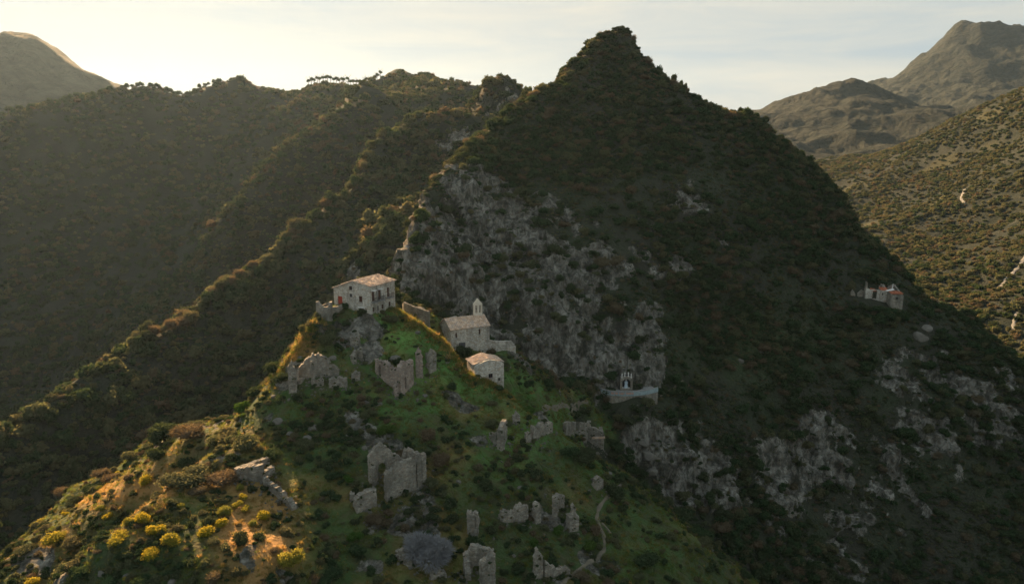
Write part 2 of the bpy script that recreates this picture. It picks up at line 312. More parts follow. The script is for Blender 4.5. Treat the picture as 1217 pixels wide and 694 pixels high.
# ------------------------------------------------------------------ materials
def mat(name):
    m = bpy.data.materials.new(name); m.use_nodes = True
    m.node_tree.nodes.clear(); return m, m.node_tree.nodes, m.node_tree.links
class N:
    def __init__(s, name): s.m, s.n, s.l = mat(name)
    def add(s, t, **kw):
        x = s.n.new(t)
        for k, v in kw.items():
            if hasattr(x, k): setattr(x, k, v)
        return x
    def sock(s, node, key, v):
        if v is None: return
        if isinstance(v, (int, float, tuple)):
            i = node.inputs[key]
            i.default_value = (*v, 1) if isinstance(v, tuple) and len(v) == 3 and i.type == 'RGBA' else v
        else: s.l.new(v, node.inputs[key])
    def noise(s, scale, detail=4, rough=.55, vec=None, dist=0):
        x = s.add('ShaderNodeTexNoise'); x.inputs['Scale'].default_value = scale; x.inputs['Detail'].default_value = detail
        x.inputs['Roughness'].default_value = rough; x.inputs['Distortion'].default_value = dist
        if vec is not None: s.l.new(vec, x.inputs['Vector'])
        return x.outputs[0]
    def voro(s, scale, feature='F1', vec=None, out='Distance'):
        x = s.add('ShaderNodeTexVoronoi', feature=feature); x.inputs['Scale'].default_value = scale
        if vec is not None: s.l.new(vec, x.inputs['Vector'])
        return x.outputs[out]
    def ramp(s, v, *stops):
        x = s.add('ShaderNodeValToRGB'); e = x.color_ramp.elements
        while len(e) < len(stops): e.new(.5)
        for i, (p, c) in enumerate(stops):
            e[i].position = p; e[i].color = (c, c, c, 1) if isinstance(c, (int, float)) else (*c, 1)
        s.l.new(v, x.inputs[0]); return x.outputs[0]
    def mix(s, f, a, b, blend='MIX'):
        x = s.add('ShaderNodeMix', data_type='RGBA'); x.blend_type = blend
        s.sock(x, 'Factor', f) if not isinstance(f, (int, float)) else setattr(x.inputs['Factor'], 'default_value', f)
        s.sock(x, 6, a); s.sock(x, 7, b); return x.outputs[2]
    def math(s, op, a, b=None):
        x = s.add('ShaderNodeMath', operation=op); s.sock(x, 0, a); s.sock(x, 1, b); return x.outputs[0]
    def attr(s, name):
        x = s.add('ShaderNodeAttribute', attribute_name=name); return x.outputs['Fac']
    def pos(s): return s.add('ShaderNodeNewGeometry').outputs['Position']
    def obj(s): return s.add('ShaderNodeTexCoord').outputs['Object']
    def warp(s, vec, k):
        x = s.add('ShaderNodeTexNoise'); x.inputs['Scale'].default_value = .35; s.l.new(vec, x.inputs['Vector'])
        y = s.add('ShaderNodeVectorMath', operation='MULTIPLY_ADD'); s.l.new(x.outputs['Color'], y.inputs[0]); y.inputs[1].default_value = (k * 3,) * 3; s.l.new(vec, y.inputs[2]); return y.outputs[0]
    def stretch(s, vec, sx, sy, sz):
        x = s.add('ShaderNodeMapping'); s.l.new(vec, x.inputs[0]); x.inputs['Scale'].default_value = (sx, sy, sz); return x.outputs[0]
    def bump(s, h, strength, dist):
        x = s.add('ShaderNodeBump'); x.inputs['Strength'].default_value = strength; x.inputs['Distance'].default_value = dist
        s.l.new(h, x.inputs['Height']); return x.outputs[0]
    def out(s, color, rough=.9, normal=None, spec=.2):
        b = s.add('ShaderNodeBsdfPrincipled'); s.sock(b, 'Base Color', color); s.sock(b, 'Roughness', rough)
        b.inputs['Specular IOR Level'].default_value = spec
        if normal is not None: s.l.new(normal, b.inputs['Normal'])
        o = s.add('ShaderNodeOutputMaterial'); s.l.new(b.outputs[0], o.inputs[0]); return s.m

def terrain_material():
    s = N("hillside ground"); p = s.pos()
    big = s.noise(.06, 5, .6, p); mid = s.noise(.5, 5, .6, p); fine = s.noise(3.2, 4, .65, p)
    soil = s.mix(mid, (.032, .036, .026), (.064, .060, .045))
    soil = s.mix(s.ramp(big, (.4, 0.), (.65, 1.)), soil, (.044, .056, .032))
    gr = s.mix(fine, (.046, .100, .028), (.10, .165, .050)); gr = s.mix(s.attr('lush'), gr, s.mix(fine, (.08, .23, .045), (.18, .35, .085)))
    gr = s.mix(s.ramp(mid, (.42, 0.), (.62, .65)), gr, (.105, .085, .040))
    dry = s.mix(fine, (.32, .17, .06), (.52, .31, .12))
    col = s.mix(s.attr('grass'), soil, gr); col = s.mix(s.attr('dry'), col, dry)
    col = s.mix(s.attr('meadow'), col, s.mix(mid, (.10, .12, .03), (.26, .21, .09)))
    sv = s.stretch(p, 1, 1, .45)
    crack = s.ramp(s.voro(.30, 'DISTANCE_TO_EDGE', s.stretch(s.warp(p, 1.2), 1, 1, .45)), (0, 0.), (.10, 1.))
    rk = s.mix(s.ramp(s.noise(.30, 8, .72, sv), (.36, 0.), (.64, 1.)), (.032, .032, .027), (.36, .35, .305))
    rk = s.mix(s.ramp(s.noise(1.1, 6, .7, p), (.45, 0.), (.70, .75)), rk, (.16, .12, .08))
    rk = s.mix(s.ramp(s.noise(.55, 7, .75, sv), (.47, 0.), (.60, .85)), rk, (.040, .044, .032))
    rk = s.mix(crack, s.mix(.45, rk, (.035, .035, .032)), rk)
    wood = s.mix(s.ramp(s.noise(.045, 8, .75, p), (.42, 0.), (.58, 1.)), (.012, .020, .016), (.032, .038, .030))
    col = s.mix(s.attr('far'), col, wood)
    edge = s.math('ADD', s.attr('rock'), s.math('MULTIPLY', s.math('SUBTRACT', s.noise(1.4, 6, .72, p), .5), 1.2))
    col = s.mix(s.ramp(edge, (.41, 0.), (.50, 1.)), col, rk)
    far_h = s.math('MULTIPLY', s.attr('range'), s.math('MULTIPLY', s.noise(.022, 9, .62, p, .5), 42.))
    h = s.math('ADD', far_h, s.math('MULTIPLY', s.noise(.9, 9, .68, p), 1.4))
    h = s.math('ADD', h, s.math('MULTIPLY', crack, .3))
    return s.out(col, .95, s.bump(h, 1., .8), .1)
M_TERRAIN = terrain_material()

# ------------------------------------------------------------------ terrain meshes, one per landform
def build_terrain():
    verts = np.stack([X, Y, Z], -1).reshape(-1, 3)
    ii, jj = np.meshgrid(np.arange(NR - 1), np.arange(NA - 1), indexing='ij')
    a = (ii * NA + jj).ravel(); q = np.stack([a, a + 1, a + NA + 1, a + NA], -1)
    lf = LAY[:-1, :-1].ravel()
    objs = []
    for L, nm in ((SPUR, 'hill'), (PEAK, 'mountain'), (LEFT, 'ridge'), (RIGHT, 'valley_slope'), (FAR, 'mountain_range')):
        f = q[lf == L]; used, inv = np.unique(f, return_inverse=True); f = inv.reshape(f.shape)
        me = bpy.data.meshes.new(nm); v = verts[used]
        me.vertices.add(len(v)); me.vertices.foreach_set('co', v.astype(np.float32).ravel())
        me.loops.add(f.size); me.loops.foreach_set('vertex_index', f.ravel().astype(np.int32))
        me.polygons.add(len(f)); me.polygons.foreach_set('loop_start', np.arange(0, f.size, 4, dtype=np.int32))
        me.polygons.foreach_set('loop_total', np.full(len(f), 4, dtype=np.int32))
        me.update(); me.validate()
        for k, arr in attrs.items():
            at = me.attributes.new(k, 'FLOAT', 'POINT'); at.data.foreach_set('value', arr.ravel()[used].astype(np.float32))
        me.polygons.foreach_set('use_smooth', np.ones(len(f), dtype=bool))
        me.materials.append(M_TERRAIN)
        o = bpy.data.objects.new(nm, me); COL.objects.link(o); o['kind'] = 'structure'
        objs.append(o)
    return verts, q
TV, TQ = build_terrain()
# ray tree of the nearer ground only
rr = int(np.searchsorted(rad, 1200))
BV = BVHTree.FromPolygons(TV[:rr * NA].tolist(), TQ[:(rr - 1) * (NA - 1)].tolist())
print("terrain", round(time.time() - T0, 1))
def hit(px, py):
    d = Vector(P(px, py, 1.0)).normalized()
    r = BV.ray_cast(Vector((0, 0, 0)), d)
    return r[0] if r[0] is not None else Vector(P(px, py, 150))
def ground(x, y):
    r = BV.ray_cast(Vector((x, y, 400)), Vector((0, 0, -1)))
    return r[0].z if r[0] is not None else -60
def mpp(v): return (v.y * cp - v.z * sp) / F          # metres per photo pixel at a point
# ------------------------------------------------------------------ object helpers
def empty(name, loc, label=None, cat=None, group=None, rz=0):
    o = bpy.data.objects.new(name, None); COL.objects.link(o); o.location = loc; o.rotation_euler.z = rz
    o.empty_display_size = .5
    tag(o, label, cat, group); return o
def tag(o, label=None, cat=None, group=None, kind=None):
    if label: o['label'] = label
    if cat: o['category'] = cat; o['kind'] = kind or 'thing'
    if group: o['group'] = group
    if kind: o['kind'] = kind
    return o
def child(name, me, parent, label=None):
    o = bpy.data.objects.new(name, me); COL.objects.link(o); o.parent = parent
    if label: o['label'] = label
    return o
def mesh_from(name, v, f, m, smooth=False):
    me = bpy.data.meshes.new(name); me.from_pydata([tuple(q) for q in v], [], f); me.materials.append(m)
    if smooth: me.polygons.foreach_set('use_smooth', [True] * len(me.polygons))
    me.update(); return me
class MB:
    """collects boxes, bars and lathes, then becomes one mesh object in the parent's local space"""
    def __init__(s): s.v, s.f = [], []
    def add(s, v, f):
        o = len(s.v); s.v += [Vector(q) for q in v]; s.f += [tuple(i + o for i in q) for q in f]; return s
    def box(s, c, ax, ay, az_, jit=0):
        c, ax, ay, az_ = map(Vector, (c, ax, ay, az_))
        v = [c + ax * i + ay * j + az_ * k + Vector([random.uniform(-jit, jit) for _ in range(3)]) for i in (-.5, .5) for j in (-.5, .5) for k in (0, 1)]
        return s.add(v, [(0, 1, 3, 2), (4, 6, 7, 5), (0, 4, 5, 1), (2, 3, 7, 6), (0, 2, 6, 4), (1, 5, 7, 3)])
    def tube(s, a, b, r0, r1=None, n=6):
        a, b = Vector(a), Vector(b); r1 = r0 if r1 is None else r1
        d = (b - a).normalized(); t = d.orthogonal().normalized(); u = d.cross(t)
        v = []
        for q, r in ((a, r0), (b, r1)):
            v += [q + (t * math.cos(k * 2 * math.pi / n) + u * math.sin(k * 2 * math.pi / n)) * r for k in range(n)]
        return s.add(v, [(k, (k + 1) % n, n + (k + 1) % n, n + k) for k in range(n)] + [tuple(range(n - 1, -1, -1)), tuple(range(n, 2 * n))])
    def lathe(s, prof, c, n=14, sx=1, sy=1, fold=0):
        v, f = [], []; c = Vector(c)
        for i, (r, z) in enumerate(prof):
            for k in range(n):
                a = k * 2 * math.pi / n; q = r * (1 + fold * math.cos(a * 5) * max(0, 1 - z))
                v.append(c + Vector((q * sx * math.cos(a), q * sy * math.sin(a), z)))
        m = len(prof)
        for i in range(m - 1):
            for k in range(n): f.append((i * n + k, i * n + (k + 1) % n, (i + 1) * n + (k + 1) % n, (i + 1) * n + k))
        f.append(tuple(range(n - 1, -1, -1))); f.append(tuple((m - 1) * n + k for k in range(n)))
        return s.add(v, f)
    def build(s, name, m, parent, label=None, smooth=False):
        return child(name, mesh_from(name, s.v, s.f, m, smooth), parent, label)

# ------------------------------------------------------------------ plant prototypes
def leaf_material(name, c1, c2, c3, trans=.35):
    s = N(name)
    oi = s.add('ShaderNodeObjectInfo').outputs['Random']
    col = s.mix(s.attr('tint'), c1, c2)
    col = s.mix(s.ramp(oi, (.25, 0.), (.95, .85)), col, c3)
    d = s.add('ShaderNodeBsdfDiffuse'); s.sock(d, 'Color', col)
    t = s.add('ShaderNodeBsdfTranslucent'); s.sock(t, 'Color', s.mix(.5, col, s.mix(1., col, (1.8, 1.55, .95), 'MULTIPLY')))
    x = s.add('ShaderNodeMixShader'); x.inputs[0].default_value = trans
    s.l.new(d.outputs[0], x.inputs[1]); s.l.new(t.outputs[0], x.inputs[2])
    o = s.add('ShaderNodeOutputMaterial'); s.l.new(x.outputs[0], o.inputs[0]); return s.m
L_DARK = leaf_material("evergreen leaves", (.029, .053, .027), (.062, .094, .042), (.052, .062, .034))
L_OLIVE = leaf_material("olive leaves", (.064, .082, .044), (.130, .138, .078), (.110, .104, .060), .45)
L_BROWN = leaf_material("brown winter twigs", (.100, .080, .054), (.165, .128, .084), (.115, .102, .068), .45)
L_YELLOW = leaf_material("yellow flowering spurge", (.15, .17, .03), (.50, .38, .045), (.17, .19, .055), .5)
L_GREEN = leaf_material("fresh green leaves", (.040, .090, .022), (.085, .150, .034), (.07, .11, .03), .4)
L_GRASS = leaf_material("grass blades", (.060, .105, .022), (.14, .18, .045), (.16, .13, .05), .5)
L_DRYGR = leaf_material("dry grass blades", (.26, .17, .065), (.42, .28, .12), (.20, .17, .06), .5)
L_GREY = leaf_material("grey bare twigs", (.16, .17, .185), (.27, .28, .295), (.21, .215, .23), .2)
def bark_material():
    s = N("bark"); return s.out(s.mix(s.noise(6, 4, .6, s.obj()), (.045, .034, .024), (.12, .095, .07)), .9)
M_BARK = bark_material()

def plant_mesh(name, seed, m, nleaf, size, lobes=5, squash=.8, core=True, twig=0., spread=.55):
    """unit-radius crown: leaf faces spread over a cluster of lobes; twig > 0 mixes in thin radiating twigs"""
    r = np.random.default_rng(seed)
    cen = []; rl = []
    for k in range(lobes):
        a = r.uniform(0, 6.28); q = spread * math.sqrt(r.uniform(.05, 1)) if lobes > 1 else 0
        cen.append((q * math.cos(a), q * math.sin(a), squash * (r.uniform(.32, .85) if lobes > 1 else .5) * (1 - .35 * q))); rl.append(r.uniform(.34, .58) if lobes > 1 else .9)
    cen = np.array(cen); rl = np.array(rl)
    pick = r.choice(lobes, nleaf, p=rl ** 2 / (rl ** 2).sum())
    d = r.normal(size=(nleaf, 3)); d[:, 2] += .25; d /= np.linalg.norm(d, axis=1)[:, None]
    rad_ = rl[pick] * (r.uniform(.62, 1.08, nleaf) + .12 * np.sin(d[:, 0] * 9 + d[:, 1] * 7 + pick))
    pos = cen[pick] + d * rad_[:, None] * np.array([1, 1, squash])
    nn = d + r.normal(size=(nleaf, 3)) * .65; nn /= np.linalg.norm(nn, axis=1)[:, None]
    t = np.cross(nn, r.normal(size=(nleaf, 3))); t /= np.linalg.norm(t, axis=1)[:, None] + 1e-6; b = np.cross(nn, t)
    s = size * r.uniform(.55, 1.4, nleaf)[:, None]
    istw = r.uniform(size=nleaf) < twig
    t2 = np.where(istw[:, None], d * 2.6, t); b2 = np.where(istw[:, None], b * .16, b * .75)
    V = np.stack([pos - t2 * s, pos - b2 * s, pos + t2 * s, pos + b2 * s], 1).reshape(-1, 3)
    V[:, 2] = np.maximum(V[:, 2], -.06)
    Fq = np.arange(nleaf * 4).reshape(-1, 4); tint = np.repeat(np.clip(r.beta(2, 2, nleaf) + .15 * np.sin(pos[:, 0] * 6 + pos[:, 1] * 5 + seed), 0, 1), 4)
    faces = Fq.tolist(); verts = V.tolist(); tint = tint.tolist()
    if core:
        for k in range(lobes):
            bm = bmesh.new(); bmesh.ops.create_icosphere(bm, subdivisions=2, radius=1); o = len(verts)
            for v in bm.verts:
                w = .66 + .14 * math.sin(v.co.x * 5 + k) * math.cos(v.co.y * 6 + seed)
                verts.append([cen[k][0] + v.co.x * rl[k] * w, cen[k][1] + v.co.y * rl[k] * w, max(-.05, cen[k][2] + v.co.z * rl[k] * w * squash)]); tint.append(.15)
            for f in bm.faces: faces.append([o + v.index for v in f.verts])
            bm.free()
    me = bpy.data.meshes.new(name); me.from_pydata(verts, [], faces); me.materials.append(m)
    at = me.attributes.new('tint', 'FLOAT', 'POINT'); at.data.foreach_set('value', np.array(tint, dtype=np.float32)); me.update()
    return me
def tuft_mesh(name, seed, m, n, h):
    r = np.random.default_rng(seed); V = []; Fc = []; T = []
    for k in range(n):
        a, q = r.uniform(0, 6.28), math.sqrt(r.uniform(0, 1)) * .5; x, y = q * math.cos(a), q * math.sin(a)
        b = r.uniform(0, 6.28); w = .05; l = r.uniform(.15, .45); hh = h * r.uniform(.5, 1.2); o = len(V)
        V += [(x - w * math.cos(b), y - w * math.sin(b), -.08), (x + w * math.cos(b), y + w * math.sin(b), -.08), (x + l * math.sin(b), y + l * math.cos(b), hh)]
        Fc.append((o, o + 1, o + 2)); tt = r.uniform(0, 1); T += [tt] * 3
    me = bpy.data.meshes.new(name); me.from_pydata(V, [], Fc); me.materials.append(m)
    at = me.attributes.new('tint', 'FLOAT', 'POINT'); at.data.foreach_set('value', np.array(T, dtype=np.float32)); me.update(); return me
PROTO = {}
def protos(key, metas):
    c = bpy.data.collections.new(key)
    for i, me in enumerate(metas):
        o = bpy.data.objects.new("%s_%02d" % (key, i), me); c.objects.link(o)
    PROTO[key] = c
mid_d = [plant_mesh("scrub crown", 10 + i, L_DARK, 520, .085, 5) for i in range(3)]
mid_o = [plant_mesh("scrub crown", 20 + i, L_OLIVE, 520, .085, 6) for i in range(2)]
mid_b = [plant_mesh("scrub crown", 30 + i, L_BROWN, 520, .075, 5, twig=.55) for i in range(2)]
protos('scrub_mid', mid_d + mid_o + mid_b)
far_d = [plant_mesh("woodland crown", 40 + i, L_DARK, 200, .13, 5) for i in range(3)]
far_o = [plant_mesh("woodland crown", 50 + i, L_OLIVE, 200, .13, 5) for i in range(2)]
far_b = [plant_mesh("woodland crown", 60 + i, L_BROWN, 220, .11, 5, twig=.5) for i in range(2)]
protos('wood_far', far_d + far_o + far_b)
protos('tufts', [tuft_mesh("grass tuft", 70 + i, L_GRASS, 22, .42) for i in range(3)] + [tuft_mesh("dry grass tuft", 80 + i, L_DRYGR, 20, .5) for i in range(2)])

def scatter(name, key, pos, scl, rot, idx, m):
    me = bpy.data.meshes.new(name); me.vertices.add(len(pos)); me.vertices.foreach_set('co', np.asarray(pos, dtype=np.float32).ravel())
    a = me.attributes.new('scl', 'FLOAT_VECTOR', 'POINT'); a.data.foreach_set('vector', np.asarray(scl, dtype=np.float32).ravel())
    a = me.attributes.new('rot', 'FLOAT_VECTOR', 'POINT'); a.data.foreach_set('vector', np.asarray(rot, dtype=np.float32).ravel())
    a = me.attributes.new('idx', 'INT', 'POINT'); a.data.foreach_set('value', np.asarray(idx, dtype=np.int32))
    me.materials.append(m); me.update()
    o = bpy.data.objects.new(name, me); COL.objects.link(o); o['kind'] = 'stuff'
    g = bpy.data.node_groups.new(name, 'GeometryNodeTree')
    g.interface.new_socket('Geometry', in_out='INPUT', socket_type='NodeSocketGeometry'); g.interface.new_socket('Geometry', in_out='OUTPUT', socket_type='NodeSocketGeometry')
    gi, go = g.nodes.new('NodeGroupInput'), g.nodes.new('NodeGroupOutput')
    ip = g.nodes.new('GeometryNodeInstanceOnPoints'); ci = g.nodes.new('GeometryNodeCollectionInfo')
    ci.inputs['Collection'].default_value = PROTO[key]; ci.inputs['Separate Children'].default_value = True; ci.inputs['Reset Children'].default_value = True
    def na(n, t):
        x = g.nodes.new('GeometryNodeInputNamedAttribute'); x.data_type = t; x.inputs['Name'].default_value = n; return x.outputs['Attribute']
    L = g.links.new
    L(gi.outputs[0], ip.inputs['Points']); L(ci.outputs[0], ip.inputs['Instance']); ip.inputs['Pick Instance'].default_value = True
    L(na('idx', 'INT'), ip.inputs['Instance Index']); L(na('rot', 'FLOAT_VECTOR'), ip.inputs['Rotation']); L(na('scl', 'FLOAT_VECTOR'), ip.inputs['Scale'])
    L(ip.outputs[0], go.inputs[0])
    md = o.modifiers.new('scatter', 'NODES'); md.node_group = g
    return o
# candidate cells
cX = (X[:-1, :-1] + X[1:, 1:]) / 2; cY = (Y[:-1, :-1] + Y[1:, 1:]) / 2; cZ = (Z[:-1, :-1] + Z[1:, 1:]) / 2
cR = RD[:-1, :-1]; cArea = cR * (AZ[:-1, 1:] - AZ[:-1, :-1]) * (RD[1:, :-1] - RD[:-1, :-1])
cAz = np.abs(np.degrees(AZ[:-1, :-1])); cL = LAY[:-1, :-1]; cRock = rock[:-1, :-1]; cSL = SL[:-1, :-1]
cPX, cPY = PX[:-1, :-1], PY[:-1, :-1]
clump = fbm(cX, cY, 0 * cX, 16, 3, .5, 51); clump2 = fbm(cX, cY, 0 * cX, 70, 3, .5, 52)
def sample(dens):
    lam = (dens * cArea * np.sqrt(1 + np.minimum(cSL, 3) ** 2) * (cAz < 42)).ravel()
    n = rng.poisson(np.minimum(lam, 50)); k = np.repeat(np.arange(len(n)), n)
    i, j = k // (NA - 1), k % (NA - 1); u, v = rng.uniform(size=len(k)), rng.uniform(size=len(k))
    def lerp(A): return (A[i, j] * (1 - u) * (1 - v) + A[i + 1, j] * u * (1 - v) + A[i, j + 1] * (1 - u) * v + A[i + 1, j + 1] * u * v)
    return np.stack([lerp(X), lerp(Y), lerp(Z)], -1), (i, j)
KEEP_OUT = []          # (x, y, radius) round the ruins and shrine
def free(p, shrink=1.):
    ok = np.ones(len(p), dtype=bool)
    for x, y, r in KEEP_OUT: ok &= (p[:, 0] - x) ** 2 + (p[:, 1] - y) ** 2 > (r * shrink) ** 2
    return ok
def strew(name, key, dens, smin, smax, mixfn, sink=.12, flat=(.7, 1.15), m=None, avoid=True, tilt=.12):
    p, ij = sample(dens)
    if avoid: ok = free(p, float(avoid)); p = p[ok]; ij = (ij[0][ok], ij[1][ok])
    n = len(p); s = smin + (smax - smin) * rng.beta(1.1, 2.7, n); s = s[:, None] * np.stack([np.ones(n), rng.uniform(.8, 1.2, n), rng.uniform(*flat, n)], -1)
    p[:, 2] -= sink * s[:, 2]
    rot = np.stack([rng.normal(0, tilt, n), rng.normal(0, tilt, n), rng.uniform(0, 6.28, n)], -1)
    o = scatter(name, key, p, s, rot, mixfn(n, ij), m or L_DARK); print(name, n, round(time.time() - T0, 1)); return o
def chooser(w_dark, w_olive, w_brown, warm=None):
    def f(n, ij):
        u = rng.uniform(size=n); b = w_brown * np.ones(n)
        if warm is not None: b = np.clip(b + warm[ij], 0, .9)
        sel = np.where(u < b, 5 + rng.integers(0, 2, n), np.where(u < b + (1 - b) * w_olive / (w_olive + w_dark), 3 + rng.integers(0, 2, n), rng.integers(0, 3, n)))
        return sel
    return f
# ------------------------------------------------------------------ building materials
def stone_material(name, c1, c2, warm, lich=.35):
    s = N(name); p = s.obj(); sv = s.stretch(p, 1, 1, 1.5)
    e = s.voro(2.6, 'DISTANCE_TO_EDGE', sv); cellc = s.voro(2.6, 'F1', sv, 'Color')
    joint = s.ramp(e, (.0, 0.), (.09, 1.))
    b = s.add('ShaderNodeSeparateColor'); s.l.new(cellc, b.inputs[0])
    col = s.mix(b.outputs[0], c1, c2); col = s.mix(s.ramp(b.outputs[1], (.6, 0.), (.9, .8)), col, warm)
    col = s.mix(joint, s.mix(.5, col, (.12, .11, .095)), col)
    col = s.mix(s.ramp(s.noise(.45, 5, .65, p), (.42, 0.), (.62, lich)), col, (.085, .085, .07))
    col = s.mix(s.ramp(s.noise(.8, 5, .6, s.stretch(p, 1, 1, .25)), (.52, 0.), (.70, .5)), col, (.09, .085, .075))
    h = s.math('ADD', s.math('MULTIPLY', joint, .6), s.noise(5, 4, .6, p))
    return s.out(col, .92, s.bump(h, .8, .12), .15)
def plain(name, c, c2=None, rough=.8, sc=4, bump=0):
    s = N(name); f = s.noise(sc, 5, .65, s.obj()); c2 = c2 or tuple(q * .6 for q in c)
    return s.out(s.mix(s.ramp(f, (.35, 0.), (.65, 1.)), c2, c), rough, s.bump(f, bump, .05) if bump else None)
M_STONE = stone_material("pale rubble masonry", (.46, .435, .375), (.66, .62, .54), (.42, .34, .25))
M_BELL = plain('pale weathered render', (.64, .58, .48), (.50, .44, .35), .9, 2)
M_RUIN = stone_material("weathered grey masonry", (.22, .205, .17), (.37, .345, .29), (.28, .225, .165), .6)
M_PINKISH = stone_material("warm rubble masonry", (.30, .25, .21), (.44, .36, .30), (.38, .27, .20))
def tile_material():
    s = N("old clay roof tiles"); p = s.obj(); c = s.voro(2.2, 'F1', p, 'Color'); b = s.add('ShaderNodeSeparateColor'); s.l.new(c, b.inputs[0])
    col = s.mix(b.outputs[0], (.40, .27, .18), (.62, .47, .35)); col = s.mix(s.ramp(b.outputs[1], (.55, 0.), (.95, .9)), col, (.34, .29, .25))
    return s.out(col, .9, s.bump(s.noise(7, 4, .6, p), .5, .06))
M_TILE = tile_material()
M_TILE_RED = plain("red clay tiles", (.42, .14, .07), (.26, .10, .06), .85, 5)
M_REDDOOR = plain("red painted boards", (.36, .055, .03), (.22, .04, .025), .6, 8)
M_BROWNDOOR = plain("dark brown boards", (.10, .045, .03), (.06, .03, .02), .7, 8)
M_GLASS = plain("dark window glass", (.03, .035, .04), (.02, .022, .025), .15, 2)
M_WHITE = plain("white plaster", (.74, .73, .70), (.60, .58, .54), .85, 3)
M_IRON = plain("dark iron", (.05, .05, .055), (.035, .03, .03), .5, 10)
M_TEAL = plain("pale blue green render", (.30, .37, .38), (.20, .26, .27), .8, 2)
M_ORANGE = plain("orange lettering paint", (.75, .24, .10), (.6, .18, .08), .7, 9)
M_ROBE = plain("white and pale blue robe", (.58, .68, .74), (.46, .57, .66), .7, 1.2)
M_MANTLE = plain("blue grey mantle", (.26, .34, .42), (.20, .27, .35), .7, 2)
M_CONC = plain("old concrete", (.30, .295, .28), (.20, .195, .185), .9, 1.5, .4)
M_PATH = plain("trodden earth", (.17, .145, .105), (.10, .09, .068), .95, .7)
M_ROAD = plain("pale gravel road", (.20, .20, .19), (.14, .14, .13), .9, .2)
def rock_material():
    s = N("grey boulder"); p = s.obj()
    c = s.mix(s.noise(1.6, 6, .65, p), (.07, .067, .058), (.24, .225, .195)); c = s.mix(s.ramp(s.noise(.9, 4, .6, p), (.5, 0.), (.65, .6)), c, (.10, .095, .07))
    return s.out(c, .95, s.bump(s.noise(2.2, 8, .65, p), .9, .25), .1)
M_ROCK = rock_material()

# ------------------------------------------------------------------ masonry walls
LANDMARKS = []; used_labels = {}
def mark(v, text, r=3.0):
    LANDMARKS.append((v.x, v.y, v.z, text)); KEEP_OUT.append((v.x, v.y, r))
def wall(parent, A, B, tops, th=.55, opens=(), rag=.0, cell=.3, foot=1.6, name='wall', m=None, inward=1, jit=.05, label=None, sink=0):
    """a masonry wall from A to B; tops = [(fraction, height)]; opens = [(s0, s1, v0, v1, arched)] in metres from A's foot; inward: +1 thickens to the left of A->B"""
    A, B = Vector(A), Vector(B); org = parent.location
    d = Vector((B.x - A.x, B.y - A.y, 0)); Ln = d.length; d.normalize(); nr = Vector((-d.y, d.x, 0)) * inward
    seed = int(abs(A.x * 91 + A.y * 37 + B.x * 17)) % 9973; r = random.Random(seed)
    ts = [t for t, h in tops]; hs = [h for t, h in tops]
    def edges(lo, hi, marks):
        n = max(1, round((hi - lo) / cell)); e = [lo + (hi - lo) * i / n for i in range(n + 1)]
        marks = [q for q in marks if lo < q < hi]
        e = [q for q in e if all(abs(q - k) > cell * .45 for k in marks)] + marks
        if lo not in e: e.append(lo)
        if hi not in e: e.append(hi)
        return sorted(set(e))
    S = edges(0, Ln, [q for o in opens for q in o[:2]] + [t * Ln for t in ts if 0 < t < 1])
    zr = lambda s: (B.z - A.z) * s / Ln
    top = []
    for s_ in S:
        h = float(np.interp(s_ / Ln, ts, hs))
        if rag: h = max(.15, h + rag * (r.choice((-1.1, -.5, 0, .2, .7)) * .75 + .5 * math.sin(s_ * 1.3 + seed)))
        top.append(zr(s_) + h)
    lo = min(0, B.z - A.z) - foot; hi = max(top)
    V_ = edges(lo, hi, [q for o in opens for q in o[2:4]])
    ns, nv = len(S), len(V_); pres = np.zeros((ns - 1, nv - 1), bool)
    for i in range(ns - 1):
        tm = (top[i] + top[i + 1]) / 2; sm = (S[i] + S[i + 1]) / 2
        for j in range(nv - 1):
            if V_[j] > tm - .04: continue
            vm = (V_[j] + min(V_[j + 1], tm)) / 2; ok = True
            for o in opens:
                if o[0] < sm < o[1] and o[2] < vm < o[3]:
                    if len(o) > 4 and o[4]:
                        rad_ = (o[1] - o[0]) / 2; cs = (o[0] + o[1]) / 2; ok = vm > o[3] - rad_ and (vm - o[3] + rad_) ** 2 + (sm - cs) ** 2 > rad_ ** 2
                    else: ok = False
                if not ok: break
            pres[i, j] = ok
    vid = {}; vs = []; fs_ = []
    def vert(i, j, k):
        if (i, j, k) not in vid:
            v = min(V_[j], top[i]); q = A + d * S[i] + nr * (th * k) + Vector((0, 0, v))
            if jit:
                q += nr * r.uniform(-jit, jit) + d * (r.uniform(-jit, jit) if rag else 0) + Vector((0, 0, r.uniform(-jit, jit) * (1 if rag else .3)))
            vid[i, j, k] = len(vs); vs.append(q - org)
        return vid[i, j, k]
    g = lambda i, j: 0 <= i < ns - 1 and 0 <= j < nv - 1 and pres[i, j]
    for i in range(ns - 1):
        for j in range(nv - 1):
            if not pres[i, j]: continue
            a, b, c, e = (i, j), (i + 1, j), (i + 1, j + 1), (i, j + 1)
            fs_.append([vert(*q, 0) for q in (a, b, c, e)]); fs_.append([vert(*q, 1) for q in (e, c, b, a)])
            for (di, dj, p, q) in ((-1, 0, e, a), (1, 0, b, c), (0, -1, a, b), (0, 1, c, e)):
                if not g(i + di, j + dj): fs_.append([vert(*p, 0), vert(*p, 1), vert(*q, 1), vert(*q, 0)])
    return child(name, mesh_from(name, vs, fs_, m or M_RUIN), parent, label)
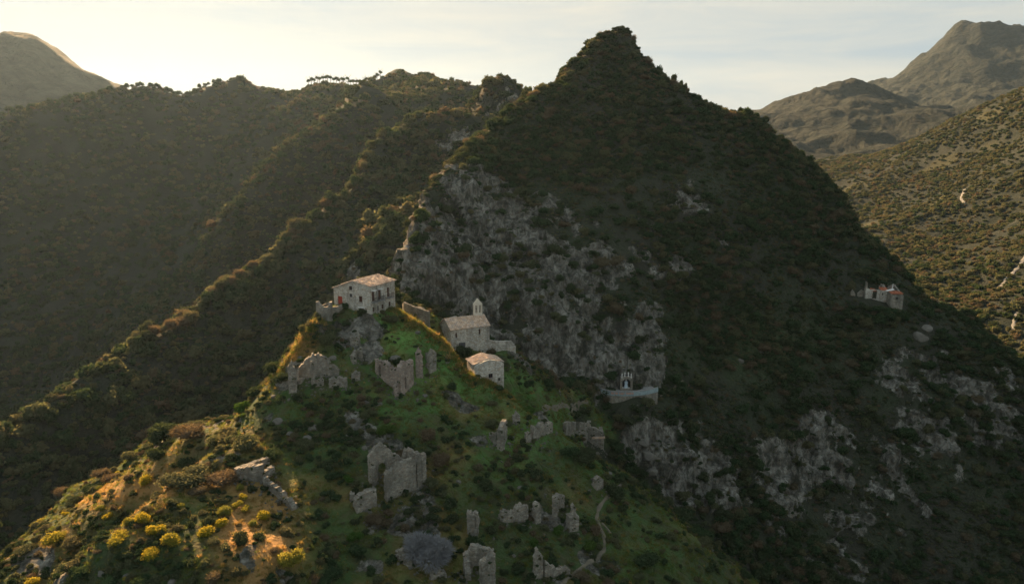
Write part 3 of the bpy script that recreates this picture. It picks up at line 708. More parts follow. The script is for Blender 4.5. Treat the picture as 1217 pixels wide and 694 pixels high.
def tiled_roof(parent, o, u, w, m, name='roof', jit=.05, th=.14, label=None, ragged=0):
    """a sheet of half-round tiles: o corner, u along the eave, w up the slope (parent-local)"""
    o, u, w = Vector(o), Vector(u), Vector(w); nrm = u.cross(w).normalized(); nrm = nrm if nrm.z > 0 else -nrm
    nu = max(4, int(u.length / .14)); nw = max(3, int(w.length / .4)); r = random.Random(int(u.length * 1000))
    v, f = [], []
    for j in range(nw + 1):
        for i in range(nu + 1):
            q = o + u * (i / nu) + w * (j / nw) + nrm * (.055 * math.sin(i * math.pi / 1.5) + r.uniform(-jit, jit) + th)
            if ragged and j == nw: q += w.normalized() * r.uniform(-ragged, ragged)
            v.append(q)
    for j in range(nw):
        for i in range(nu): f.append((j * (nu + 1) + i, j * (nu + 1) + i + 1, (j + 1) * (nu + 1) + i + 1, (j + 1) * (nu + 1) + i))
    k = len(v); v += [o, o + u, o + u + w, o + w]
    f += [(k + 3, k + 2, k + 1, k)]
    rim = [list(range(nu + 1)), [j * (nu + 1) + nu for j in range(nw + 1)], [nw * (nu + 1) + i for i in range(nu, -1, -1)], [j * (nu + 1) for j in range(nw, -1, -1)]]
    for q, e in enumerate(rim): f.append(tuple(reversed(e)) + (k + q, k + (q + 1) % 4))
    return child(name, mesh_from(name, v, f, m), parent, label)
def leaf_in(parent, base, d, nr, s0, s1, v0, v1, m, name, depth=.22, label=None, frame=None):
    """a door leaf or window set back in an opening"""
    base = Vector(base); c = base + d * ((s0 + s1) / 2) + nr * depth + Vector((0, 0, v0))
    mb = MB().box(c, d * (s1 - s0 - .02), nr * .07, Vector((0, 0, v1 - v0 - .02)))
    o = mb.build(name, m, parent, label)
    if frame:
        fb = MB()
        for t in (s0 + .05, (s0 + s1) / 2, s1 - .05): fb.box(base + d * t + nr * (depth - .07) + Vector((0, 0, v0)), d * .08, nr * .08, Vector((0, 0, v1 - v0)))
        for t in (v0 + .02, v1 - .1): fb.box(base + d * ((s0 + s1) / 2) + nr * (depth - .075) + Vector((0, 0, t)), d * (s1 - s0 - .03), nr * .07, Vector((0, 0, .07)))
        fb.build('frame', frame, o)
        MB().box(base + d * ((s0 + s1) / 2) - nr * .04 + Vector((0, 0, v0 - .1)), d * (s1 - s0 + .2), nr * .25, Vector((0, 0, .09))).build('sill', M_CONC, o)
    return o

# ------------------------------------------------------------------ the two-storey house at the top of the village
def big_house():
    C0 = Vector(P(441, 376, 147)); zb = C0.z; th = R(28)
    gd = Vector((-math.cos(th), math.sin(th), 0)); ld = Vector((math.sin(th), math.cos(th), 0)); Wd, Ld = 9.6, 8.2
    t = empty('stone_house', C0, 'large two-storey stone house with red doors and balconies at the top of the village', 'house')
    A = C0; Bv = C0 + gd * Wd; D = Bv + ld * Ld; E_ = C0 + ld * Ld
    er, el_, rg = 6.15, 5.0, 6.9
    door, door2 = (7.35, 8.65, 1.65, 3.4), (1.8, 3.0, -.2, 1.5)
    win1, win2 = (4.65, 5.5, 5.0, 5.8), (2.1, 3.0, 2.7, 3.95)
    wall(t, A, Bv, [(0, er), (.46, rg), (1, el_)], .5, [door, door2, win1, win2], 0, .5, 3.5, 'wall', M_STONE, -1, .03)
    leaf_in(t, (0, 0, 0), gd, ld, *door, M_REDDOOR, 'door', label='bright red upper door'); leaf_in(t, (0, 0, 0), gd, ld, *door2, M_BROWNDOOR, 'door', label='brown red lower door')
    leaf_in(t, (0, 0, 0), gd, ld, *win1, M_GLASS, 'window', frame=M_BROWNDOOR); leaf_in(t, (0, 0, 0), gd, ld, *win2, M_BROWNDOOR, 'window', frame=M_BROWNDOOR)
    MB().box(gd * 2.4 - ld * .03 + Vector((0, 0, 1.52)), gd * 1.7, ld * .3, Vector((0, 0, .22))).build('lintel', M_WHITE, t)
    MB().box(gd * 5.0 - ld * .04 + Vector((0, 0, 3.55)), gd * .5, ld * .1, Vector((0, 0, .7))).build('shutter', M_IRON, t)
    MB().box(gd * 6.9 - ld * .5 + Vector((0, 0, -3)), gd * .55, ld * .9, Vector((0, 0, 4.6)), .04).build('buttress', M_STONE, t)
    ds = [(.55, 1.4, 2.95, 5.0), (2.6, 3.45, 2.95, 5.0), (5.5, 6.35, 2.95, 5.0)]; ws = [(.6, 1.2, .75, 1.75), (2.0, 2.6, .75, 1.75), (3.6, 4.2, .8, 1.8), (6.0, 6.6, .9, 1.9)]
    wall(t, A, E_, [(0, er), (1, er)], .5, ds + ws, 0, .5, 3.5, 'wall', M_STONE, 1, .03)
    nr = -Vector((math.cos(th), -math.sin(th), 0))
    for k, q in enumerate(ds):
        leaf_in(t, (0, 0, 0), ld, nr, *q, M_BROWNDOOR, 'balcony_door')
        c = ld * ((q[0] + q[1]) / 2) - nr * .48 + Vector((0, 0, 2.78))
        b = MB().box(c, ld * 1.7, nr * .95, Vector((0, 0, .14))).build('balcony', M_CONC, t)
        rb = MB()
        for i in range(9): rb.tube(c - nr * .42 + ld * (-.8 + i * .2) + Vector((0, 0, .14)), c - nr * .42 + ld * (-.8 + i * .2) + Vector((0, 0, 1.05)), .025)
        for sgn in (-1, 1):
            for i in range(3): rb.tube(c + ld * .8 * sgn - nr * (.42 - i * .3) + Vector((0, 0, .14)), c + ld * .8 * sgn - nr * (.42 - i * .3) + Vector((0, 0, 1.05)), .025)
        rb.tube(c - nr * .42 - ld * .8 + Vector((0, 0, 1.05)), c - nr * .42 + ld * .8 + Vector((0, 0, 1.05)), .035); rb.build('railing', M_IRON, b)
        if k < 2: MB().box(ld * ((q[0] + q[1]) / 2) - nr * .28 + Vector((0, 0, 5.12)), ld * 1.2, nr * .6, Vector((0, 0, .13))).build('canopy', M_WHITE, t)
    for q in ws: leaf_in(t, (0, 0, 0), ld, nr, *q, M_GLASS, 'window', frame=M_BROWNDOOR)
    MB().tube(ld * 2.05 - nr * .1 + Vector((0, 0, -1)), ld * 2.05 - nr * .1 + Vector((0, 0, er)), .06).build('downpipe', M_CONC, t)
    wall(t, Bv, D, [(0, el_), (1, el_)], .5, (), 0, .6, 4, 'wall', M_STONE, -1, .03); wall(t, E_, D, [(0, er), (.46, rg), (1, el_)], .5, (), 0, .6, 4, 'wall', M_STONE, 1, .03)
    rid = gd * Wd * .46; up = Vector((0, 0, 1))
    tiled_roof(t, up * (er - .05) - gd * .35 - ld * .25, ld * (Ld + .5), rid + gd * .35 + up * (rg - er + .12), M_TILE, jit=.10, ragged=.15)
    tiled_roof(t, gd * (Wd + .3) + up * (el_ - .08) - ld * .25, ld * (Ld + .5), rid - gd * (Wd + .3) + up * (rg - el_ + .15), M_TILE, jit=.07)
    mark(C0 + gd * 4.5 + ld * 4, 'the two-storey stone house', 6.8)
    # round bastion stub and the walls beside it
    b = Vector(P(386, 377, 147)); t = empty('ruined_bastion', b, 'round ruined stone bastion beside the red upper door of the house', 'ruin')
    v, f = [], []; n = 18
    for i in range(n):
        a = i * 2 * math.pi / n; hh = 2.9 + .5 * math.sin(a * 2 + 1) + random.uniform(-.25, .25)
        for rr_, z in ((1.55, -3), (1.5, hh), (1.0, hh + random.uniform(-.1, .1)), (1.0, 1.2)): v.append((rr_ * math.cos(a) * 1.1, rr_ * math.sin(a), z))
    for i in range(n):
        j = (i + 1) % n
        for k in range(3): f.append((i * 4 + k, j * 4 + k, j * 4 + k + 1, i * 4 + k + 1))
    f.append(tuple(i * 4 + 3 for i in range(n))); child('drum_wall', mesh_from('drum_wall', v, f, M_RUIN), t)
    wall(t, b + Vector((1.4, .6, .4)), b + Vector((3.2, 1.8, 1.0)), [(0, 1.6), (1, 1.2)], .5, (), .15, m=M_RUIN)
    mark(b, 'the round ruined bastion', 2.5)
    a1, a2 = Vector(P(480, 377, 158)), Vector(P(510, 384, 156)); t = empty('ruined_wall', a1, 'long stone wall with sloping top between the big house and the chapel', 'wall')
    wall(t, a1, a2, [(0, 3.3), (1, 2.5)], .5, [(2.2, 3.2, -.5, 1.1, True)], .06, m=M_RUIN); wall(t, a1, a1 + Vector((-.8, 3.4, 0)), [(0, 3.3), (1, 2.2)], .5, (), .1, m=M_RUIN, inward=-1)
    mark((a1 + a2) / 2, 'the sloping-topped wall', 3)
big_house()

# ------------------------------------------------------------------ chapel with bell gable
def chapel():
    C0 = Vector(P(536, 420.5, 154)); th = R(27); m_ = Vector((math.cos(th), math.sin(th), 0)); g_ = Vector((-math.sin(th), math.cos(th), 0)); Ld, Wd, ev, rg = 9.2, 6.2, 5.2, 7.0
    t = empty('chapel', C0, 'small stone chapel with tiled gable roof and a bell gable below the cliff', 'chapel'); up = Vector((0, 0, 1))
    w1, w2, dr = (1.1, 1.5, 3.4, 4.5), (6.6, 7.05, 3.5, 4.7), (1.7, 4.1, -1.0, 3.1)
    wall(t, C0, C0 + m_ * Ld, [(0, ev), (1, ev)], .55, [w1, w2], 0, .5, 3, 'wall', M_STONE, 1, .03)
    for q in (w1, w2): leaf_in(t, (0, 0, 0), m_, g_, *q, M_GLASS, 'window', .3, frame=M_BROWNDOOR)
    mb = MB().box(m_ * 2.6 - g_ * .06 + up * -1.2, m_ * 1.5, g_ * .16, up * 3.4, .04); mb.build('entrance_shade_panel', plain("dark entrance shade", (.10, .10, .10), (.055, .055, .06), .9, 1.2), t)  # dark panel on the wall, its colour standing in for an entrance's shadow
    wall(t, C0, C0 + g_ * Wd, [(0, ev), (.5, rg), (1, ev)], .55, (), 0, .5, 3, 'wall', M_STONE, -1, .03)
    wall(t, C0 + m_ * Ld, C0 + m_ * Ld + g_ * Wd, [(0, ev), (.5, rg), (1, ev)], .55, (), 0, .5, 3, 'wall', M_STONE, 1, .03)
    wall(t, C0 + g_ * Wd, C0 + g_ * Wd + m_ * Ld, [(0, ev), (1, ev)], .55, (), 0, .6, 3, 'wall', M_STONE, -1, .03)
    sl = g_ * (Wd / 2 + .25) + up * (rg - ev + .1)
    tiled_roof(t, up * ev - g_ * .25 - m_ * .2, m_ * (Ld + .4), sl, M_TILE, jit=.045)
    tiled_roof(t, up * ev + g_ * (Wd + .25) - m_ * .2, m_ * (Ld + .4), -g_ * (Wd / 2 + .25) + up * (rg - ev + .1), M_TILE, jit=.045)
    bc = C0 + m_ * (Ld - 2.35) + g_ * (Wd / 2 - .3) + up * (rg - .3)
    t2 = wall(t, bc, bc + m_ * 1.95, [(0, 3.0), (.5, 4.15), (1, 3.0)], .7, [(.3, .78, .9, 2.7, True), (1.17, 1.65, .9, 2.7, True)], 0, .16, .4, 'bell_gable', M_BELL, 1, .02)
    lb = C0 - bc * 0 - t.location
    MB().lathe([(.20, 0), (.18, .06), (.13, .2), (.09, .34), (.02, .4)], bc - C0 + m_ * .54 + g_ * .35 + up * 1.75, 10).build('bell', M_IRON, t2)
    mark(C0 + m_ * 4.5 + g_ * 3, 'the chapel', 6.0)
    # roofless annex behind
    q0 = C0 + g_ * (Wd + .6) - m_ * 1.6; t = empty('roofless_annex', q0, 'roofless stone annex with open wall tops behind the chapel', 'ruin')
    wall(t, q0, q0 + g_ * 5.5, [(0, 4.9), (1, 4.8)], .5, [(2.2, 3.0, 1.2, 3, False)], .08, m=M_STONE, inward=-1); wall(t, q0 + g_ * 5.5, q0 + g_ * 5.5 + m_ * 8, [(0, 4.8), (.5, 4.7), (1, 5.1)], .5, (), .1, m=M_STONE, inward=-1)
    wall(t, q0, q0 + m_ * 1.4, [(0, 4.9), (1, 4.9)], .5, (), .05, m=M_STONE); wall(t, q0 + m_ * 8, q0 + m_ * 8 + g_ * 5.5, [(0, 4.6), (1, 5.1)], .5, (), .1, m=M_STONE, inward=1)
    mark(q0 + g_ * 3 + m_ * 3, 'the roofless annex', 3)
    a, b = Vector(P(581, 419, 158.5)), Vector(P(613, 419, 160)); t = empty('terrace_wall', a, 'low pale terrace wall running right from the chapel corner', 'wall')
    wall(t, a, b, [(0, 2.9), (.15, 2.7), (.85, 2.6), (1, 1.5)], .6, [(1.2, 1.45, 1, 1.25), (3.1, 3.35, 1.2, 1.45), (4.6, 4.85, .9, 1.15)], .1, m=M_STONE); mark((a + b) / 2, 'the low terrace wall', 3)
chapel()
def shed():
    C0 = Vector(P(564.6, 453, 140)); f_ = Vector((.93, .37, 0)).normalized(); g_ = Vector((-f_.y, f_.x, 0)); Wd, Ld = 6.1, 5.0; up = Vector((0, 0, 1))
    t = empty('stone_hut', C0, 'small stone hut with rounded gable and sunlit tiles standing below the chapel', 'hut')
    tops = [(0, 3.0), (.15, 3.45), (.32, 3.85), (.5, 4.05), (.68, 3.85), (.85, 3.45), (1, 3.0)]
    w = (2.85, 3.75, .3, 1.2)
    wall(t, C0, C0 + f_ * Wd, tops, .5, [w, (4.9, 5.35, -.6, .1)], 0, .4, 3.5, 'wall', M_STONE, 1, .025); leaf_in(t, (0, 0, 0), f_, g_, *w, M_GLASS, 'window', frame=M_BROWNDOOR)
    wall(t, C0, C0 + g_ * Ld, [(0, 3.0), (1, 3.0)], .5, (), 0, .5, 3.5, 'wall', M_STONE, -1, .025); wall(t, C0 + f_ * Wd, C0 + f_ * Wd + g_ * Ld, [(0, 3.0), (1, 3.0)], .5, (), 0, .5, 3.5, 'wall', M_STONE, 1, .025)
    wall(t, C0 + g_ * Ld, C0 + g_ * Ld + f_ * Wd, tops, .5, (), 0, .5, 3.5, 'wall', M_STONE, -1, .025)
    tiled_roof(t, up * 3.1 - f_ * .25 + g_ * .5, g_ * (Ld - .3), f_ * (Wd / 2 + .25) + up * .95, M_TILE, jit=.04); tiled_roof(t, up * 3.1 + f_ * (Wd + .25) + g_ * .5, g_ * (Ld - .3), -f_ * (Wd / 2 + .25) + up * .95, M_TILE, jit=.04)
    mark(C0 + f_ * 3 + g_ * 2.4, 'the small stone hut', 4.2)
shed()

# ------------------------------------------------------------------ ruins: each is a set of walls given by foot pixels on the slope
RUBBLE = []; IVY = []
def ruin(name, label, cat, short, walls, rag=.36, m=None, th=.85, rad_=2.5, cell=.27):
    feet = [(hit(*w[0]), hit(*w[1])) for w in walls]; org = feet[0][0]
    t = empty(name, org, label, cat)
    for w, (a, b) in zip(walls, feet):
        k = (mpp(a) + mpp(b)) / 2; Ln = Vector((b.x - a.x, b.y - a.y, 0)).length
        op = [(o[0] * Ln, o[1] * Ln, o[2] * k * 1.04, o[3] * k * 1.04, True) for o in (w[3] if len(w) > 3 else ())]
        wall(t, a, b, [(q, h * k * 1.04) for q, h in w[2]], w[4] if len(w) > 4 else th, op, rag, cell, 1.8, 'wall', m or M_RUIN, 1, .07)
    if len(walls) == 1:                     # the broken start of the next wall, turning the corner
        a, b = feet[0]; k = mpp(a); d = Vector((b.x - a.x, b.y - a.y, 0)).normalized(); nn = Vector((-d.y, d.x, 0)); h = walls[0][2][-1][1] * k
        q = b + nn * (1.2 + h * .45); q.z = ground(q.x, q.y); wall(t, b - d * th * .5, q, [(0, h * .95), (.45, h * .7), (1, h * .2)], th * .9, (), rag, cell, 1.8, 'wall', m or M_RUIN, 1, .07)
        q = a + nn * (.8 + h * .25); q.z = ground(q.x, q.y); wall(t, a + d * th * .5, q, [(0, walls[0][2][0][1] * k * .9), (1, h * .15)], th * .9, (), rag, cell, 1.8, 'wall', m or M_RUIN, -1, .07)
    for w, (a, b) in zip(walls, feet):
        k = mpp(a)
        for _ in range(int((b - a).length * 1.3) + 2):
            q = random.random(); h = float(np.interp(q, [u for u, _h in w[2]], [_h for u, _h in w[2]])) * k * random.choice((0, .1, .5, .9, .95)); v = a.lerp(b, q)
            if len(w) > 3 and w[3] and any(o[0] < q < o[1] for o in w[3]): continue
            IVY.append((v.x + random.gauss(0, .2), v.y + (-.15 if h else -.7) + random.gauss(0, .15), v.z + h, (.22, .5)[h == 0] * random.uniform(.6, 1.6)))
    for a, b in feet:
        n = int((b - a).length * 5) + 4
        for _ in range(n):
            v = a.lerp(b, random.uniform(-.1, 1.1)); RUBBLE.append((v.x + random.gauss(0, 1.0), v.y + random.gauss(-.3, 1.1)))
    c = sum((a + b for a, b in feet), Vector()) / (2 * len(feet)); mark(c, short, rad_)
    for a, b in feet:
        for q in (.1, .5, .9): v = a.lerp(b, q); KEEP_OUT.append((v.x, v.y, 1.3))
    return t
ruin('ruined_house', 'broken V-shaped ruin walls of warm stone on the grass in front of the big house', 'ruin', 'the V-shaped ruin',
     [((446, 443), (477, 471), [(0, 17), (.25, 21), (.6, 24), (.95, 30), (1, 33)], [(.13, .24, -3, 11)]), ((477, 471), (492, 457), [(0, 33), (.3, 37), (1, 30)], [(.3, .42, 6, 20)]),
      ((495, 449), (503, 449), [(0, 30), (.5, 34), (1, 27)]), ((470, 472), (474, 471), [(0, 12), (1, 15)])], m=M_PINKISH, rad_=4)
ruin('ruined_pillar', 'tall broken stone pillar on the bright rim above the hut', 'ruin', 'the pillar on the rim', [((511, 444), (519, 440), [(0, 20), (.4, 26), (1, 22)])], rad_=1.5)
ruin('vaulted_ruin', 'rounded vaulted ruin with two tall piers on the valley edge of the hilltop', 'ruin', 'the vaulted ruin',
     [((343.5, 468), (353, 467), [(0, 30), (.5, 38), (1, 26)]), ((371.5, 460), (375, 459), [(0, 32), (1, 30)], (), .5), ((356, 449), (403, 447), [(0, 12), (.2, 24), (.45, 27), (.75, 22), (1, 8)]), ((375, 460), (385, 458), [(0, 9), (1, 7)])], rad_=4)
ruin('ruined_wall', 'low grey wall block just right of the vaulted ruin', 'wall', 'the low grey wall block', [((391, 461), (413, 460), [(0, 9), (.6, 13), (1, 10)])], rad_=2)
ruin('ruined_wall', 'narrow ivy-topped wall stub between the vaulted ruin and the V-shaped ruin', 'wall', 'the ivy-topped stub', [((418, 453), (428, 452), [(0, 9), (.5, 12), (1, 8)])], rad_=1.5)
ruin('standing_stones', 'pair of thin leaning wall stumps on the grass above the ivy-topped stub', 'ruin', 'the leaning stumps', [((419.5, 433), (424, 431), [(0, 9), (1, 14)]), ((424.5, 427), (431, 425), [(0, 8), (.6, 13), (1, 12)])], rad_=1.5)
ruin('ruined_wall', 'squat grey wall remnant on the grass directly below the big house', 'wall', 'the squat wall remnant', [((416, 410), (428, 410), [(0, 8), (.3, 12), (1, 9)])], rad_=1.5)
ruin('ruined_house', 'tall roofless house shell with a broken arch on the middle slope', 'ruin', 'the tall house shell',
     [((440, 575), (489, 557), [(0, 31), (.16, 40), (.33, 44), (.55, 30), (.82, 14), (.86, 24), (1, 26)], [(.2, .42, -8, 22), (.87, .97, 4, 19)]), ((460, 597), (507, 573), [(0, 36), (.24, 36), (.26, 41), (.6, 38), (.8, 30), (.82, 36), (1, 34)], [(.74, .77, 2, 36)]),
      ((507, 573), (489, 557), [(0, 34), (.5, 31), (1, 24)]), ((440, 575), (443, 579), [(0, 31), (1, 24)])], rad_=5)
ruin('ruined_wall', 'thick broken wall block standing downhill of the tall house shell', 'wall', 'the thick wall block', [((424, 610), (448, 601), [(0, 17), (.3, 21), (1, 20)], (), 1.2), ((416, 596), (421, 597), [(0, 10), (1, 9)])], rag=.18, rad_=2.5)
ruin('ruined_house', 'roofless wall corner with a long sunlit edge above the yellow bushes', 'ruin', 'the sunlit wall corner',
     [((282, 570), (312, 573), [(0, 13), (.5, 17), (1, 21)]), ((282, 570), (321, 551), [(0, 13), (1, 8)]), ((312, 572), (327, 562), [(0, 9), (1, 9)])], rag=.12, rad_=4)
ruin('field_wall', 'low tumbled field wall running downhill from the sunlit wall corner', 'wall', 'the tumbled field wall', [((313, 577), (347, 607), [(0, 9), (.4, 10), (.8, 9), (.85, 12), (1, 6)])], rad_=2)
ruin('ruined_wall', 'stepped dark wall stump uphill of the grassy knoll with white wall', 'ruin', 'the stepped dark stump', [((581, 521), (596, 536), [(0, 8), (.6, 12), (1, 16)]), ((596, 536), (603, 522), [(0, 26), (1, 24)])], rad_=2)
ruin('ruined_wall', 'pale toothed wall on the grassy knoll above the path', 'wall', 'the pale toothed wall', [((634, 524), (657, 514), [(0, 17), (.2, 14), (.5, 20), (.55, 13), (1, 12)], (), .8), ((625, 526), (632, 526), [(0, 11), (1, 12)])], rad_=2.5)
ruin('ruined_wall', 'small upright stub on the slope uphill of the toothed wall', 'wall', 'the upright stub', [((610, 503), (618, 503), [(0, 10), (.5, 13), (1, 9)])], rad_=1.5)
t = ruin('ruined_tower', 'ruined tower with sunlit rubble top beside a dark bush at the gully edge', 'ruin', 'the sunlit tower',
     [((673, 520), (700, 521), [(0, 18), (.4, 19), (.42, 8), (.52, 8), (.54, 19), (1, 19)]), ((700, 524), (717.5, 535), [(0, 18), (.6, 21), (1, 20)]), ((700, 524), (702, 517), [(0, 18), (1, 18)]), ((717.5, 535), (715, 524), [(0, 20), (1, 18)])], rag=.15, rad_=4)
a, b = hit(701, 522), hit(716, 533)
MB().box(((a + b) / 2 - t.location) + Vector((.3, .6, 1.4)), Vector((b.x - a.x, b.y - a.y, 0)), Vector((-.5, 2.0, 0)), Vector((0, 0, .5)), .1).build('rubble_fill', M_TILE, t)
ruin('ruined_wall', 'thin split stub beside the footpath below the sunlit tower', 'wall', 'the split stub', [((709, 583), (717, 580), [(0, 12), (.4, 17), (1, 13)])], rad_=1.5)
ruin('ruined_wall', 'hollow U-shaped wall end right of the bare grey shrub', 'wall', 'the hollow wall end', [((555, 634), (568, 638), [(0, 26), (.5, 28), (1, 30)], [(.4, .8, 6, 22)])], rad_=2)
ruin('ruined_wall', 'saddle-topped wall in the middle of the lower slope', 'wall', 'the saddle-topped wall', [((596, 622), (628, 619), [(0, 17), (.25, 14), (.5, 14), (.6, 20), (.9, 21), (1, 19)])], rad_=2.5)
ruin('ruined_wall', 'thin dark upright wall just right of the saddle-topped wall', 'wall', 'the thin upright wall', [((637, 623), (643, 621), [(0, 26), (.6, 29), (1, 22)])], rad_=1.5)
ruin('ruined_house', 'broken room corner above the yellow green bush on the lower slope', 'ruin', 'the broken room corner', [((656, 615), (663, 616), [(0, 24), (.5, 28), (1, 18)]), ((660, 606), (671, 603), [(0, 16), (1, 14)])], rad_=2)
ruin('ruined_block', 'squared pale block with a chimney stub on the lower slope', 'ruin', 'the chimney-stub block', [((677, 632), (688, 631), [(0, 18), (1, 19)], (), 1.4), ((679.5, 631), (684, 631), [(0, 31), (.5, 33), (1, 30)], (), .7)], rag=.06, rad_=2)
ruin('ruined_house', 'ruined house with an arched back wall at the bottom edge of the slope', 'ruin', 'the arched bottom ruin', [((551, 681), (587, 680), [(0, 22), (.25, 31), (.6, 33), (1, 27)], [(.3, .62, -6, 8)]), ((573, 702), (589, 700), [(0, 34), (.4, 40), (1, 42)], (), 1.0), ((551, 681), (553, 690), [(0, 22), (1, 8)])], rad_=4)
ruin('ruined_wall', 'crooked leaning pillar with rubble on the lower slope', 'ruin', 'the crooked pillar', [((636, 688), (645, 687), [(0, 24), (.3, 36), (1, 26)]), ((648, 688), (678, 683), [(0, 22), (.3, 15), (1, 6)])], rad_=2.5)
ruin('ruined_wall', 'dark slanted wall slab at the foot of the bare grey shrub', 'wall', 'the slanted wall slab', [((470, 664), (490, 676), [(0, 10), (.5, 15), (1, 9)])], rad_=2)
ruin('ruined_wall', 'mossy wall stump in the gorse left of the arched ruin', 'wall', 'the mossy stump', [((512, 689), (531, 686), [(0, 8), (.5, 11), (1, 6)])], rad_=2)

# ------------------------------------------------------------------ shrine terrace
def shrine():
    zt = P(742, 469.5, 174)[2]; k = .2
    pts = [Vector(P(px, 470, d)) for px, d in ((709, 177.6), (716, 175.8), (726, 174.4), (742, 173.9), (754, 174.1), (768, 175.0), (782, 177.2))]
    for p in pts: p.z = zt
    t = empty('balustrade', pts[3], 'curved pale blue balustrade with orange lettering on the shrine terrace', 'balustrade')
    for a, b in zip(pts, pts[1:]): wall(t, a, b, [(0, .85), (1, .85)], .28, (), 0, .5, .25, 'panel', M_TEAL, 1, .0)
    cb = MB()
    for a, b in zip(pts, pts[1:]):
        d = (b - a); nr = Vector((-d.y, d.x, 0)).normalized(); cb.box((a + b) / 2 - t.location + nr * .14 + Vector((0, 0, .86)), d * 1.02, nr * .42, Vector((0, 0, .1)))
    cb.build('coping', M_CONC, t)
    lt = MB(); r = random.Random(3)
    a, b = pts[2], pts[4]; d = (b - a).normalized(); nr = Vector((d.y, -d.x, 0))
    s = .1; L_ = (b - a).length
    def front(s):
        q = a + d * s; f = (pts[3] - a).dot(d); w = s / f if s < f else (L_ - s) / (L_ - f)
        return q + ((pts[3] - a) - d * f) * max(0, w) - t.location
    for n in (6, 5, 7):
        for i in range(n):
            for (dx, dz, w, h) in r.choice([[(0, 0, .05, .44), (.16, 0, .05, .44), (.08, .2, .16, .05)], [(0, 0, .05, .44), (.09, .39, .18, .05), (.09, .2, .14, .05), (.09, 0, .18, .05)], [(0, 0, .05, .44), (.09, 0, .16, .05)], [(.08, 0, .05, .44), (.08, .39, .22, .05)]]):
                lt.box(front(s + dx) + nr * .05 + Vector((0, 0, .2 + dz)), d * w, nr * .05, Vector((0, 0, h)))
            s += .27
        s += .30
    lt.build('lettering', M_ORANGE, t)['kind'] = 'stuff'; mark(pts[3], 'the pale blue balustrade', 3)
    rw = empty('retaining_wall', pts[3] - Vector((0, 0, 4)), 'grey stone retaining wall under the pale blue balustrade', 'wall')
    for (a, b), hh in zip(zip(pts[1:], pts[2:]), (0, 0, 0, 0, 0)): wall(rw, a - Vector((0, 0, .05)) + Vector((0, .3, 0)), b - Vector((0, 0, .05)) + Vector((0, .3, 0)), [(0, -.05), (1, -.05)], .6, (), 0, .45, 5.5, 'wall', M_RUIN, 1, .06)
    fl_ = MB(); q = [p - pts[3] for p in pts]; fl_.add([v + Vector((0, .4, .05)) for v in q] + [v + Vector((0, .4, -.5)) for v in q] + [Vector((8, 7, .05)), Vector((-8, 7, .05)), Vector((8, 7, -.5)), Vector((-8, 7, -.5))],
            [tuple(range(7)) + (14, 15)] + [(i, i + 7, i + 8, i + 1) for i in range(6)])
    o = child('terrace_floor', mesh_from('terrace_floor', fl_.v, fl_.f, M_CONC), rw); o.location = pts[3] - rw.location
    # niche in the cliff with the statue
    c = Vector(P(744.3, 464.5, 177.3)); c.z = zt + .05
    t = empty('shrine', c, 'small arched shrine niche with four white finials against the cliff', 'shrine'); Wn = 3.1
    wall(t, c + Vector((-Wn / 2, 0, 0)), c + Vector((Wn / 2, 0, 0)), [(0, 3.0), (.2, 3.4), (.5, 3.7), (.8, 3.4), (1, 3.0)], .45, [(.5, Wn - .5, .5, 3.0, True)], 0, .15, .4, 'arch', M_RUIN, 1, .02)
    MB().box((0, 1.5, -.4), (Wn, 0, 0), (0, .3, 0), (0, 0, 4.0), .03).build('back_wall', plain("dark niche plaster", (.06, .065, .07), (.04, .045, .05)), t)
    for sx in (-1, 1): MB().box((sx * (Wn / 2 - .2), .9, -.4), (.4, 0, 0), (0, .95, 0), (0, 0, 3.6), .02).build('side_wall', M_RUIN, t)
    MB().box((0, .92, 3.05), (Wn - .05, 0, 0), (0, 1.35, 0), (0, 0, .35), .02).build('vault', M_RUIN, t)
    MB().box((0, .75, -.4), (2.0, 0, 0), (0, 1.0, 0), (0, 0, .95)).build('pedestal', M_WHITE, t)
    for i, x in enumerate((-1.15, -.45, .45, 1.15)):
        z = 3.25 if abs(x) > 1 else 3.6
        MB().lathe([(.16, 0), (.16, .12), (.08, .18), (.11, .6), (.15, .9), (.05, 1.15), (.02, 1.25)], (x, .2, z), 8).build('finial', M_WHITE, t)
    mark(c, 'the shrine', 2.5)
    s = empty('madonna_statue', c + Vector((0, .75, .55)), 'white and pale blue robed statue standing inside the shrine niche', 'statue')
    MB().lathe([(.52, 0), (.50, .1), (.42, .5), (.33, 1.0), (.30, 1.25), (.33, 1.45), (.26, 1.62), (.10, 1.70), (.10, 1.76)], (0, 0, 0), 22, 1, .8, .10).build('robe', M_ROBE, s, smooth=True)
    MB().lathe([(.10, 0), (.125, .07), (.135, .16), (.12, .25), (.07, .31), (.02, .33)], (0, -.02, 1.74), 14, .9, 1).build('head', plain("painted plaster skin", (.62, .50, .42), (.55, .44, .37)), s, smooth=True)
    MB().lathe([(.40, 0), (.37, .5), (.36, .85), (.20, 1.0), (.18, 1.15), (.13, 1.3), (.03, 1.36)], (0, .09, .78), 16, 1, .75).build('mantle', M_MANTLE, s, smooth=True)
    for sx in (-1, 1):
        ab = MB().tube((sx * .30, -.05, 1.48), (sx * .33, -.22, 1.15), .10, .085, 10).tube((sx * .33, -.22, 1.15), (sx * .05, -.38, 1.32), .085, .05, 10)
        for q in range(4): ab.tube((sx * .045, -.38 - .012 * q, 1.32), (sx * .012, -.40 - .016 * q, 1.50 - .015 * abs(q - 1)), .013, .009, 6)
        ab.tube((sx * .045, -.36, 1.33), (sx * .02, -.36, 1.43), .014, .010, 6)
        ab.build('arm', M_ROBE, s, smooth=True)
shrine()

